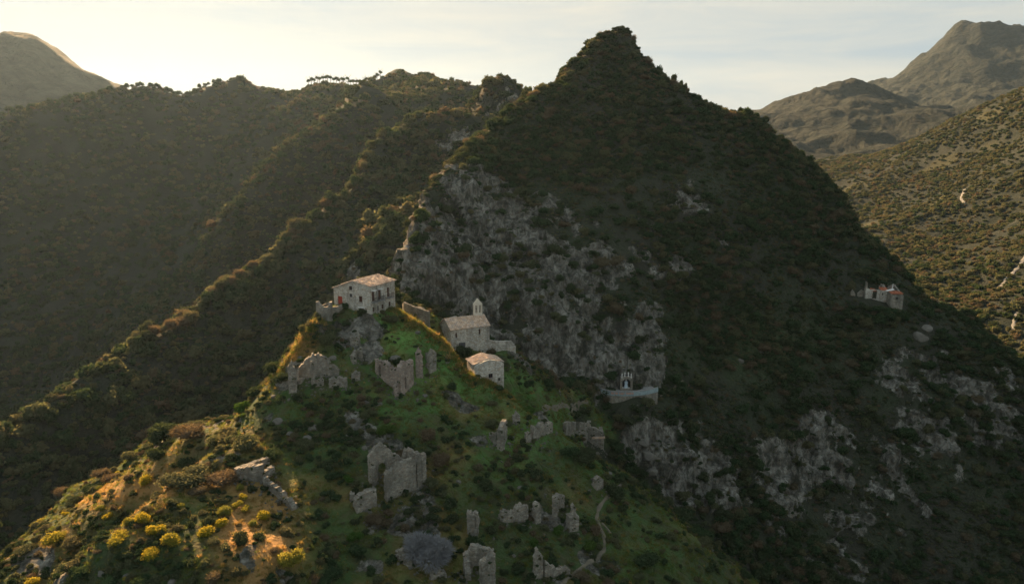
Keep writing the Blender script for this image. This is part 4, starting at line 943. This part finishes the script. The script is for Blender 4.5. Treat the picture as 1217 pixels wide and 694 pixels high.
# ------------------------------------------------------------------ ruined farmhouse on the far shoulder
def farm():
    z0 = P(1066, 361.5, 227)[2]; up = Vector((0, 0, 1))
    q = lambda px, d: Vector((P(px, 355, d)[0], d, z0))
    a, b, c, e = q(1028, 230), q(1058, 229.5), q(1058.5, 226.5), q(1073.5, 226)
    t = empty('ruined_farmhouse', b, 'ruined farmhouse with red tile remains on the rocky shoulder of the peak', 'ruin')
    wall(t, a + up * 1.4, b + up * 1.2, [(0, 3.4), (.2, 2.7), (.5, 2.6), (1, 2.5)], .5, [(2.2, 3.6, -.3, 2.4), (5.1, 5.6, .9, 1.6)], .12, .3, 3, 'wall', M_STONE, 1, .04)
    wall(t, a + up * 1.4, a + up * 1.4 + Vector((.6, .3, 0)), [(0, 5.2), (1, 4.6)], .5, (), .1, .3, 3, 'wall', M_RUIN, 1, .04)
    wall(t, c, e, [(0, 3.0), (.5, 3.3), (1, 2.9)], .5, [(1.5, 2.1, 1.5, 2.4)], .15, .3, 3, 'wall', M_RUIN, 1, .04)
    wall(t, e, e + Vector((.9, 7, 0)), [(0, 2.9), (.4, 3.6), (1, 4.8)], .5, (), .15, .3, 3, 'wall', M_RUIN, 1, .04)
    wall(t, b + Vector((-1, 6, .6)), e + Vector((.9, 7, 0)), [(0, 3.6), (.3, 4.6), (.45, 3.2), (.6, 4.4), (1, 4.9)], .5, [(1.5, 2.4, 1.2, 2.8)], .4, .3, 3, 'wall', M_PINKISH, 1, .04)
    wall(t, c, b + Vector((-.6, 6, .6)), [(0, 3.2), (1, 4.4)], .5, (), .12, .3, 3, 'wall', M_RUIN, -1, .04)
    tiled_roof(t, c - b + up * 3.35 + Vector((.1, .1, 0)), e - c - Vector((.2, 0, 0)), Vector((.15, 2.4, .35)), M_TILE_RED, jit=.1, ragged=.5)
    tiled_roof(t, Vector((-2.9, .4, 3.55)), Vector((2.4, 0, 0)), Vector((-.1, 1.6, .8)), M_TILE_RED, jit=.08, ragged=.4)
    tiled_roof(t, Vector((-5.9, .4, 3.45)), Vector((1.7, 0, 0)), Vector((-.1, 1.5, .5)), M_TILE_RED, jit=.08, ragged=.4)
    MB().box(c - b + Vector((1.2, 3.2, 3.9)), (2.4, .3, .5), (-.2, 1.2, .1), (0, 0, .12), .03).build('fallen_slab', M_WHITE, t)
    MB().tube(c - b + Vector((1.9, 3.6, 3)), c - b + Vector((2.3, 3.8, 5.8)), .12).build('beam', M_WHITE, t)
    mark(b + Vector((-2, 2, 0)), 'the ruined farmhouse', 6); KEEP_OUT.append((c.x + 2, c.y + 3, 5)); KEEP_OUT.append((a.x + 2, a.y - 2, 4))
    w = q(1019, 231) + up * 1.2; t = empty('ruined_wall', w, 'two low grey wall stubs left of the ruined farmhouse', 'wall')
    wall(t, q(1011, 231) + up * 1.3, q(1016, 231) + up * 1.3, [(0, 1.7), (.4, 2.6), (1, 1.2)], .5, (), .1, m=M_RUIN); wall(t, q(1019, 231) + up * 1.2, q(1027, 231) + up * 1.2, [(0, 1.5), (.6, 2.6), (1, 2.2)], .5, (), .1, m=M_RUIN)
    mark(w, 'the farmhouse stubs', 2.5)
farm()

# ------------------------------------------------------------------ paths, far road
def strip(name, pix, width, m, lift=.14, kind='structure'):
    pts = [hit(*p) for p in pix]; q = []
    for a, b in zip(pts, pts[1:]):
        n = max(2, int((b - a).length / (width * .6)))
        q += [a.lerp(b, i / n) for i in range(n)]
    q.append(pts[-1])
    for _ in range(3): q = [q[0]] + [(q[i - 1] + q[i] * 2 + q[i + 1]) / 4 for i in range(1, len(q) - 1)] + [q[-1]]
    v, f = [], []; K = 5
    for i, p in enumerate(q):
        d = (q[min(i + 1, len(q) - 1)] - q[max(i - 1, 0)]); nr = Vector((-d.y, d.x, 0)).normalized(); w = width * (1 + .25 * math.sin(i * .9))
        for k in range(K):
            s = p + nr * w * (k / (K - 1) - .5); v.append((s.x, s.y, ground(s.x, s.y) + lift - (.25 if k in (0, K - 1) else 0)))
        if i % 2 == 0: KEEP_OUT.append((p.x, p.y, width * .75))
    for i in range(len(q) - 1):
        for k in range(K - 1): f.append((i * K + k, i * K + k + 1, (i + 1) * K + k + 1, (i + 1) * K + k))
    o = bpy.data.objects.new(name, mesh_from(name, v, f, m, True)); COL.objects.link(o); o['kind'] = kind
strip('footpath', [(740, 566), (741, 574), (733, 582), (722, 590), (712, 602), (709, 615), (714, 628), (719, 640), (718, 654), (708, 665), (690, 676), (672, 688), (662, 700)], .8, M_PATH)
strip('footpath', [(712, 618), (722, 628), (726, 634)], .5, M_PATH)
strip('footpath', [(645, 487), (655, 485), (670, 481), (686, 479), (699, 478)], 1.0, M_PATH, .14)
strip('footpath', [(784, 470), (794, 465), (803, 459), (812, 452)], .45, M_PATH, .1)
strip('road', [(1222, 300), (1212, 316), (1204, 324), (1195, 333), (1187, 343)], 2.4, M_ROAD, .5)
strip('road', [(1209, 372), (1205, 384), (1204, 393)], 1.8, M_ROAD, .5)
strip('road', [(1146, 226), (1142, 236), (1146, 244)], 2.2, M_ROAD, .7)

# ------------------------------------------------------------------ boulders
def boulder_mesh(seed):
    r = random.Random(seed); bm = bmesh.new(); bmesh.ops.create_icosphere(bm, subdivisions=3, radius=1)
    ax = [Vector((r.gauss(0, 1), r.gauss(0, 1), r.gauss(0, 1))).normalized() for _ in range(9)]; lim = [r.uniform(.55, .9) for _ in ax]
    for v in bm.verts:
        for a, l in zip(ax, lim):
            e = v.co.dot(a)
            if e > l: v.co -= a * (e - l) * .92
        v.co *= 1 + r.uniform(-.03, .03)
    me = bpy.data.meshes.new('boulder'); bm.to_mesh(me); bm.free(); me.materials.append(M_ROCK); return me
BOULD = [boulder_mesh(i) for i in range(5)]
def near_text(p):
    best = min(LANDMARKS, key=lambda l: (l[0] - p.x) ** 2 + (l[1] - p.y) ** 2); dx, dy = p.x - best[0], p.y - best[1]
    side = ('right of' if dx > 0 else 'left of') if abs(dx) > abs(dy) else ('uphill of' if dy > 0 else 'downhill of')
    return math.hypot(dx, dy), side, best[3]
def distinct(lbl, head, p):
    """a label that no earlier thing carries: by the two landmarks it lies between"""
    if lbl not in used_labels: return lbl
    L = sorted(LANDMARKS, key=lambda l: (l[0] - p.x) ** 2 + (l[1] - p.y) ** 2)[:7]
    for i in range(7):
        for j in range(i + 1, 7):
            q = f"{head} between {L[i][3]} and {L[j][3]}"
            if q not in used_labels: return q
    return lbl
rocks = [(1101, 389, 14), (1094, 399, 19), 
         (433, 532, 9), (440, 536, 6), (423, 527, 7), (545, 572, 7), (618, 579, 8), (412, 400, 12), (395, 425, 12), (445, 402, 10), (470, 425, 14), (430, 395, 9), (365, 520, 16), (372, 508, 14), (330, 500, 14), (345, 515, 10), (325, 470, 10), (497, 395, 9),
         (505, 470, 8), (450, 480, 10), (435, 478, 9), (880, 428, 9), (905, 418, 8), (770, 540, 18), (765, 525, 14), (775, 560, 16), (725, 562, 7), (610, 660, 7), (505, 655, 10), (335, 690, 9), (205, 690, 12), (120, 680, 11), (150, 684, 10)]
def once(lbl):
    used_labels[lbl] = used_labels.get(lbl, 0) + 1; return lbl
for i, (px, py, w) in enumerate(rocks):
    p = hit(px, py); s = w * mpp(p) / 2; o = bpy.data.objects.new('boulder', BOULD[i % 5]); COL.objects.link(o)
    o.location = p + Vector((0, 0, -s * .22)); o.scale = (s, s * random.uniform(.8, 1.1), s * random.uniform(.55, .8)); o.rotation_euler = (random.uniform(-.3, .3), random.uniform(-.3, .3), random.uniform(0, 6.3))
    dd, side, lm = near_text(p); size = 'large' if s > 1.4 else 'small' if s < .75 else 'mid-sized'
    tag(o, once(distinct(f"{size} grey boulder on the ground {side} {lm}", f"{size} grey boulder", p)), 'boulder', 'grey boulders on the slopes'); KEEP_OUT.append((p.x, p.y, s * .9))

protos('stones', BOULD)
rb = [(x, y, ground(x, y)) for x, y in RUBBLE]; n = len(rb); sz = (.12 + .30 * rng.beta(1.2, 3, n))[:, None]
iv = np.array(IVY); n_ = len(iv); scatter('ivy', 'scrub_mid', iv[:, :3], iv[:, 3:4] * rng.uniform(.7, 1.3, (n_, 3)), rng.uniform(0, 6.28, (n_, 3)) * (.1, .1, 1), rng.integers(0, 5, n_), L_DARK)
scatter('rubble', 'stones', rb, sz * rng.uniform(.6, 1.3, (n, 3)), rng.uniform(0, 6.28, (n, 3)), rng.integers(0, 5, n), M_ROCK)

# ------------------------------------------------------------------ shrubs and trees, one by one
def trunk_mesh(seed, h, r0, limbs=4, lean=.12):
    r = random.Random(seed); mb = MB(); top = Vector((r.uniform(-lean, lean) * h, r.uniform(-lean, lean) * h, h)); mb.tube((0, 0, -.25), top, r0, r0 * .55, 7)
    for k in range(limbs):
        a = r.uniform(0, 6.28); s = top * r.uniform(.45, .95); e = s + Vector((math.cos(a), math.sin(a), r.uniform(.5, 1.1))) * h * r.uniform(.35, .6); mb.tube(s, e, r0 * .45, r0 * .12, 5)
    return mesh_from('stem', mb.v, mb.f, M_BARK)
STEM = [trunk_mesh(i, .5, .07, 5) for i in range(3)]
SH = {'dark green': [plant_mesh("shrub crown", 100 + i, L_DARK, 1900, .050, 6) for i in range(3)],
      'olive green': [plant_mesh("shrub crown", 110 + i, L_OLIVE, 1900, .050, 7) for i in range(3)],
      'brown': [plant_mesh("shrub crown", 120 + i, L_BROWN, 1900, .045, 6, twig=.6) for i in range(2)],
      'yellow': [plant_mesh("shrub crown", 130 + i, L_YELLOW, 2000, .048, 5, .75, spread=.42) for i in range(3)],
      'bright green': [plant_mesh("shrub crown", 140 + i, L_GREEN, 1900, .050, 5, .8, spread=.42) for i in range(2)],
      'grey': [plant_mesh("bare shrub crown", 150, L_GREY, 12000, .042, 9, .80, core=False, twig=.95, spread=.55)]}
def shrub(p, r, kind, label, group, name='shrub', cat='shrub', hs=1., i=None):
    me = SH[kind]; i = random.randrange(len(me)) if i is None else i
    t = empty(name, p, label, cat, group, random.uniform(0, 6.28)); s = r / .95
    t.scale = (s, s * random.uniform(.85, 1.15), s * random.uniform(.85, 1.1) * hs)
    child('crown', me[i], t).location = (0, 0, -.04); child('stem', STEM[i % 3], t); return t
named = [(346, 672, 33, 'yellow', 'bright orange-yellow rounded shrub alone on the dry grass at the bottom edge', .95), (171, 620, 22, 'yellow', 'sunlit yellow dome shrub on the crest at the head of the lower bushes', .9),
         (142, 644, 30, 'yellow', 'long low yellow green shrub lowest on the dark foreground slope', .6), (186, 634, 24, 'yellow', 'yellow shrub side by side with a larger one below the crest', .8), (204, 645, 27, 'yellow', 'larger yellow green shrub below the crest among darker bushes', .8),
         (246, 636, 25, 'yellow', 'flat yellow shrub in the middle of the yellow bush patch', .7), (267, 613, 21, 'yellow', 'round yellow shrub at the upper left of the yellow bush patch', .8), (282, 602, 14, 'yellow', 'small yellow shrub near the top of the yellow bush patch', .8),
         (290, 593, 13, 'yellow', 'topmost small yellow shrub just below the sunlit wall corner', .9), (263, 626, 20, 'yellow', 'yellow green shrub behind the flat yellow one', .8), (312, 617, 22, 'yellow', 'spreading yellow shrub at the right end of the bush patch', .7),
         (291, 607, 13, 'yellow', 'small golden shrub between two rounder yellow shrubs', .8), (286, 583, 12, 'yellow', 'golden shrub against the foot of the sunlit wall corner', .9), (300, 625, 14, 'yellow', 'low yellow tuft shrub under the spreading yellow shrub', .7),
         (152, 690, 12, 'yellow', 'small yellow shrub on the dark slope at the bottom edge', .9),
         (290, 646, 27, 'dark green', 'round dark green shrub at the edge of the orange dry grass', .9), (326, 655, 15, 'brown', 'brown withered shrub next to the orange-yellow rounded shrub', .8),
         (220, 572, 52, 'olive green', 'big pale olive bush on the sunlit crest of the spur', .62), (263, 577, 46, 'brown', 'wide brownish olive bush left of the sunlit wall corner', .7), (196, 524, 46, 'dark green', 'tall dark bush on the lower ridge crest', 1.0), (227, 520, 46, 'brown', 'wide rust-brown bush beside the tall dark bush on the ridge crest', .75),
         (272, 524, 32, 'olive green', 'pale olive bush on the rocky crest above the lower ridge', .9), (296, 532, 36, 'olive green', 'rounded olive bush just above the sunlit wall corner', .9), (255, 530, 26, 'olive green', 'smaller olive bush in the dip before the rocky crest', .9),
         (423, 641, 22, 'bright green', 'lone bright green round shrub below the thick wall block', .85), (414, 571, 17, 'bright green', 'yellowish green shrub left of the tall house shell', .8), (460, 514, 26, 'bright green', 'fresh green shrub on the upper grass slope', .8),
         (507, 664, 59, 'grey', 'large bare blue-grey domed shrub on the lower slope', .95), (664, 632, 18, 'bright green', 'yellow green round shrub below the broken room corner', .85), (635, 648, 13, 'bright green', 'narrow green shrub in the middle of the lower slope', 1.3),
         (701, 653, 23, 'bright green', 'large round green shrub beside the lower footpath', 1.0), (691, 547, 36, 'dark green', 'dark spreading bush in front of the sunlit tower', .75), (676, 540, 24, 'dark green', 'dark bush left of the spreading one under the tower', .8),
         (552, 423, 22, 'dark green', 'dark shrub at the foot of the chapel front wall', 1.0), (541, 425, 12, 'dark green', 'small dark shrub at the near corner of the chapel', .8), (593, 463, 15, 'dark green', 'dark shrub at the corner of the small stone hut', .7),
         (538, 462, 17, 'dark green', 'dark bush on the grass just left of the small stone hut', .7), (513, 618, 20, 'dark green', 'dark bush above the bare blue-grey shrub', .8), (478, 543, 24, 'brown', 'brown scrubby bush uphill of the tall house shell', .8)]
def plant_at(px, py, w, kind, lbl, hs):
    p = hit(px, py); r = w * mpp(p) / 2 * 1.12; hs *= 1.2 if kind == 'yellow' else 1; once(lbl)
    shrub(p, r, kind, lbl, kind + ' shrubs on the spur', hs=hs); KEEP_OUT.append((p.x, p.y, r * .85)); TAKEN.append((p.x, p.y, r))
TAKEN = []
for q in named: plant_at(*q)
# the rest of the shrubs one can count on the spur: kept clear of walls, denser towards its flanks
vis = lambda L: (cL == L).astype(float)
cand, _ = sample(vis(SPUR) * .16 * (1 + 1.6 * smooth(-.1, .3, clump) + 2.2 * (cPX < 330)) * (1 - .7 * lush[:-1, :-1]) * (cR > 88) * (cR < 172) * (cPX > -10) * (cPX < 900) * (cPY < 700) * (cPY > 375))
rng.shuffle(cand); cand = cand[free(cand)]; NSH = 0
for x, y, z in cand:
    r = .75 + 1.95 * random.random() ** 2
    if any((x - a) ** 2 + (y - b) ** 2 < (c * .8 + r * .6) ** 2 for a, b, c in TAKEN): continue
    p = Vector((x, y, z)); dd, side, lm = near_text(p); px, py = project(x, y, z)
    left = px < 330
    kind = random.choices(('dark green', 'olive green', 'brown', 'bright green', 'yellow'), (5, 4, 2.4, 1.0, 3.2 if left and py > 560 else .5 if left else 0))[0]
    hs = random.uniform(.6, 1.0); size = 'big' if r > 1.7 else 'small' if r < 1.0 else 'medium'
    shape = 'flat' if hs < .72 else 'rounded' if hs < .87 else 'upright'
    where = f"{side} {lm}" if dd < 16 else f"far out {side} {lm}"
    shrub(p, r, kind, once(distinct(f"{size} {shape} {kind} shrub on the slope {where}", f"{size} {shape} {kind} shrub", p)), kind + ' shrubs on the spur', hs=hs)
    TAKEN.append((x, y, r)); KEEP_OUT.append((x, y, r * .7)); NSH += 1
    if NSH >= 262: break
print("shrubs", NSH, sum(v > 1 for v in used_labels.values()), round(time.time() - T0, 1))
def nth(i): return f"{i}{'th' if 10 < i % 100 < 14 else {1: 'st', 2: 'nd', 3: 'rd'}.get(i % 10, 'th')}"
def crest(px, d0, d1):
    best = None
    for d in np.arange(d0, d1, 3.0):
        x = d * (px - CX) / (F * cp)
        for _ in range(2): q = Vector((x, d, ground(x, d))); x += (px - project(*q)[0]) * mpp(q)
        y = project(x, d, ground(x, d))[1]
        if best is None or y < best[0]: best = (y, x, d)
    return best[1], float(best[2])
# trees standing against the sky
CRT = [plant_mesh("tree crown", 160 + i, L_DARK, 900, .085, 7, 1.0) for i in range(3)]; CRP = [plant_mesh("pine crown", 170 + i, L_DARK, 500, .12, 5, .55, spread=.5) for i in range(2)]
TRK = [trunk_mesh(30 + i, 1., .06, 5) for i in range(3)]
def tree(p, r, h, lbl, group, name='tree', cat='tree', crowns=CRT, ch=None, i=0):
    t = empty(name, p, lbl, cat, group, random.uniform(0, 6.28)); ch = ch or h * .62
    c = child('crown', crowns[i % len(crowns)], t); c.scale = (r, r * random.uniform(.85, 1.15), ch / 1.3); c.location = (0, 0, h - ch)
    k = child('trunk', TRK[i % 3], t); k.scale = (h * .55, h * .55, h - ch * .55); return t
SKL = [(830, 295), (838, 295), (856, 293), (868, 293), (888, 292), (899, 291.5), (917, 289), (926, 288), (936, 286.5), (953, 284), (971, 280), (980, 277), (997, 272), (1006, 269), (1016, 265), (1024, 262), (1042, 256), (1050, 253), (1063, 249.5), (1071, 247), (1084, 242.5)]
PKX = [768, 774, 781, 801, 808, 814, 817, 907, 962, 944, 988, 880, 846, 1033] + [q[0] for q in SKL] + [665, 686, 722, 733, 744, 698]; NS = 14 + len(SKL)
for i, (px, d, h, r) in enumerate([(768, 300, 4.6, 1.5), (774, 300, 3.6, 1.3), (781, 299, 3.2, 1.2), (801, 297.5, 5.2, 1.5), (808, 297, 4.0, 1.1), (814, 296.5, 4.4, 1.3), (817, 296, 3.2, 1.1), (907, 290, 4.2, 2.0), (962, 283, 3.8, 1.5), (944, 286, 3.0, 1.4), (988, 276, 2.8, 1.3), (880, 292.5, 3.2, 1.6), (846, 294, 3.0, 1.5), (1033, 259, 2.6, 1.2)] + [(q[0], q[1], random.uniform(2.0, 3.6), random.uniform(1.0, 2.0)) for q in SKL] + [
                                   (665, 291.5, 1.7, 1.5), (686, 297, 1.9, 1.6), (722, 300, 1.9, 2.2), (733, 300.5, 2.0, 2.4), (744, 300, 1.8, 2.1), (698, 299, 1.8, 1.8)]):
    x = d * (px - CX) / (F * cp) ; x *= 1.0; z = ground(x, d); q = Vector((x, d, z)); x = q.x + (px - project(*q)[0]) * mpp(q); z = ground(x, d)
    tree(Vector((x, d, z)), r, h, [f'dark tree against the sky, {nth(1 + sum(q < px for q in PKX[:NS]))} down the peak from its summit', f'rounded dark tree crowning the summit, {nth(1 + sum(q < px for q in PKX[NS:]))} along from the cliff side'][i >= NS], ['trees on the shoulder of the peak', 'trees crowning the summit'][i >= NS], i=i)
for i in range(27):
    px = 367 + i * 3.3 + random.uniform(-.8, .8); x, d = crest(px, 690, 745)
    h = random.uniform(9.5, 11.5); tree(Vector((x, d, ground(x, d))), 2.1, h, f'thin-trunked pine in the hazy skyline row, {nth(i + 1)} from its valley end', 'row of pines on the skyline', 'pine_tree', 'pine', CRP, 4.2, i)
for i in range(46):
    px = 4 + i * 5.7 + random.uniform(-2, 2); d = float(np.interp(px, [0, 80, 160, 225, 270], [625, 640, 660, 680, 700])); x, d = crest(px, d - 30, d + 30)
    h = random.uniform(4, 7.5); tree(Vector((x, d, ground(x, d) - .4)), h * .5, h, f'rounded tree on the dark mountain crest, {nth(i + 1)} counting from the picture edge', 'trees on the dark mountain crest', i=i)
# larger trees along the lit crest behind the village
k = 0
for (a, b) in zip([(150, 411, 260), (190, 388, 275), (224, 367, 288), (265, 338, 303), (306, 313, 320), (341, 284, 335), (385, 249, 352), (417, 227, 365)], [(190, 388, 275), (224, 367, 288), (265, 338, 303), (306, 313, 320), (341, 284, 335), (385, 249, 352), (417, 227, 365), (444, 168, 392)]):
    for n in range(8):
        w = (n + random.uniform(-.3, .3)) / 8; x, d, z = Vector(P(*a)).lerp(Vector(P(*b)), w); x += random.uniform(-3, 6); d += random.uniform(-5, 3); h = random.uniform(4.5, 8)
        kind = random.random(); cr = [SH['brown'], SH['olive green'], CRT][0 if kind < .4 else 1 if kind < .75 else 2]
        tree(Vector((x, d, ground(x, d) - .3)), h * .52, h, f"{'rust-brown bare' if kind < .4 else 'olive' if kind < .75 else 'dark'} tree on the sunlit crest behind the village, {nth(k + 1)} going up the crest", 'trees along the sunlit crest', crowns=cr, ch=h * .8, i=k); k += 1
print("trees", round(time.time() - T0, 1))
# ------------------------------------------------------------------ vegetation nobody could count
terr = 1 - smooth(.42, .66, cRock)
peak_d = vis(PEAK) * (.07 + .36 * terr * smooth(-.35, .25, clump + .35 * smooth(-20, 20, cZ) - .35 * np.exp(-((cPX - 620) / 120) ** 2 - ((cPY - 330) / 110) ** 2)))
peak_d = peak_d * (cR > 120) + vis(PEAK) * .22 * crev[:-1, :-1] * (cR > 120)
strew('scrub', 'scrub_mid', peak_d, .45, 3.7, chooser(.66, .24, .10), .10)
strew('brush', 'scrub_mid', vis(PEAK) * (cR > 120) * (.35 + .75 * smooth(-.2, .3, fbm(cX, cY, 0 * cX, 6, 3, .5, 57))) * (1 - .9 * smooth(.42, .6, cRock)), .25, 1.15, chooser(.45, .37, .18), .1, (.5, .9))
left_d = vis(LEFT) * np.where(cR < 340, .095, .060) * (.25 + .9 * smooth(-.45, .1, clump)) * (1 - .8 * smooth(.3, .6, cRock)) * (cR < 1000)
strew('woodland', 'wood_far', left_d, 1.2, 6.0, chooser(.66, .26, .07, .12 * clump2), .12, (.75, 1.25))
strew('thicket', 'wood_far', vis(LEFT) * (.06 + .12 * smooth(-.3, .3, fbm(cX, cY, 0 * cX, 26, 3, .5, 58))) * (cR < 520) * (cR > 120), .6, 2.4, chooser(.55, .33, .12), .1, (.7, 1.2))
right_d = vis(RIGHT) * .085 * (.3 + smooth(-.3, .15, clump + .3 * clump2)) * (1 - .85 * meadow[:-1, :-1]) * (cR < 1150) * (cR > 250)
strew('woods', 'wood_far', right_d, 1.5, 4.4, chooser(.40, .48, .10, .2 * clump2), .12, (.7, 1.15))
spur_d = vis(SPUR) * (.25 + .7 * smooth(-.1, .35, clump + .5 * fbm(cX, cY, 0 * cX, 5, 2, .5, 53))) * (1 - .7 * lush[:-1, :-1]) * (1 - .8 * dry[:-1, :-1]) * (cR > 70) * (cR < 190)
strew('undergrowth', 'scrub_mid', spur_d, .3, 1.5, chooser(.5, .38, .12), .12, (.75, 1.25), avoid=.6)
gr_d = vis(SPUR) * (1 - cRock) * (.9 + 2.2 * smooth(-.2, .4, fbm(cX, cY, 0 * cX, 3, 2, .5, 54))) * (cR > 75) * (cR < 175)
strew('grass', 'tufts', gr_d, .5, 1.3, lambda n, ij: np.where(rng.uniform(size=n) < .04 + .9 * dry[ij], 3 + rng.integers(0, 2, n), rng.integers(0, 3, n)), .0, (.6, 1.2), L_GRASS, .45, .25)
rim_d = vis(SPUR) * 7.0 * np.exp(-(rimd[:-1, :-1] / 1.5) ** 2) * (rimd[:-1, :-1] < 4)
strew('tall_grass', 'tufts', rim_d, .8, 1.7, lambda n, ij: np.where(rng.uniform(size=n) < .3 + .5 * dry[ij], 3 + rng.integers(0, 2, n), rng.integers(0, 3, n)), .0, (.7, 1.2), L_GRASS, .4, .2)
# ------------------------------------------------------------------ haze
def haze():
    s = N("valley haze"); v = s.add('ShaderNodeVolumePrincipled')
    v.inputs['Color'].default_value = (*HAZE_COL, 1); v.inputs['Density'].default_value = HAZE_DENSITY; v.inputs['Anisotropy'].default_value = HAZE_ANISO
    o = s.add('ShaderNodeOutputMaterial'); s.l.new(v.outputs[0], o.inputs['Volume'])
    zmin, zmax = float(Z.min()) - 1, float(Z.max()) + 15
    bm = bmesh.new(); bmesh.ops.create_cube(bm, size=1)
    for q in bm.verts: q.co = Vector((q.co.x * 10600, q.co.y * 5500 + 2650, zmin if q.co.z < 0 else zmax))
    me = bpy.data.meshes.new('haze'); bm.to_mesh(me); bm.free(); me.materials.append(s.m)
    ob = bpy.data.objects.new('haze', me); COL.objects.link(ob); ob['kind'] = 'stuff'
haze()
print("done", round(time.time() - T0, 1))
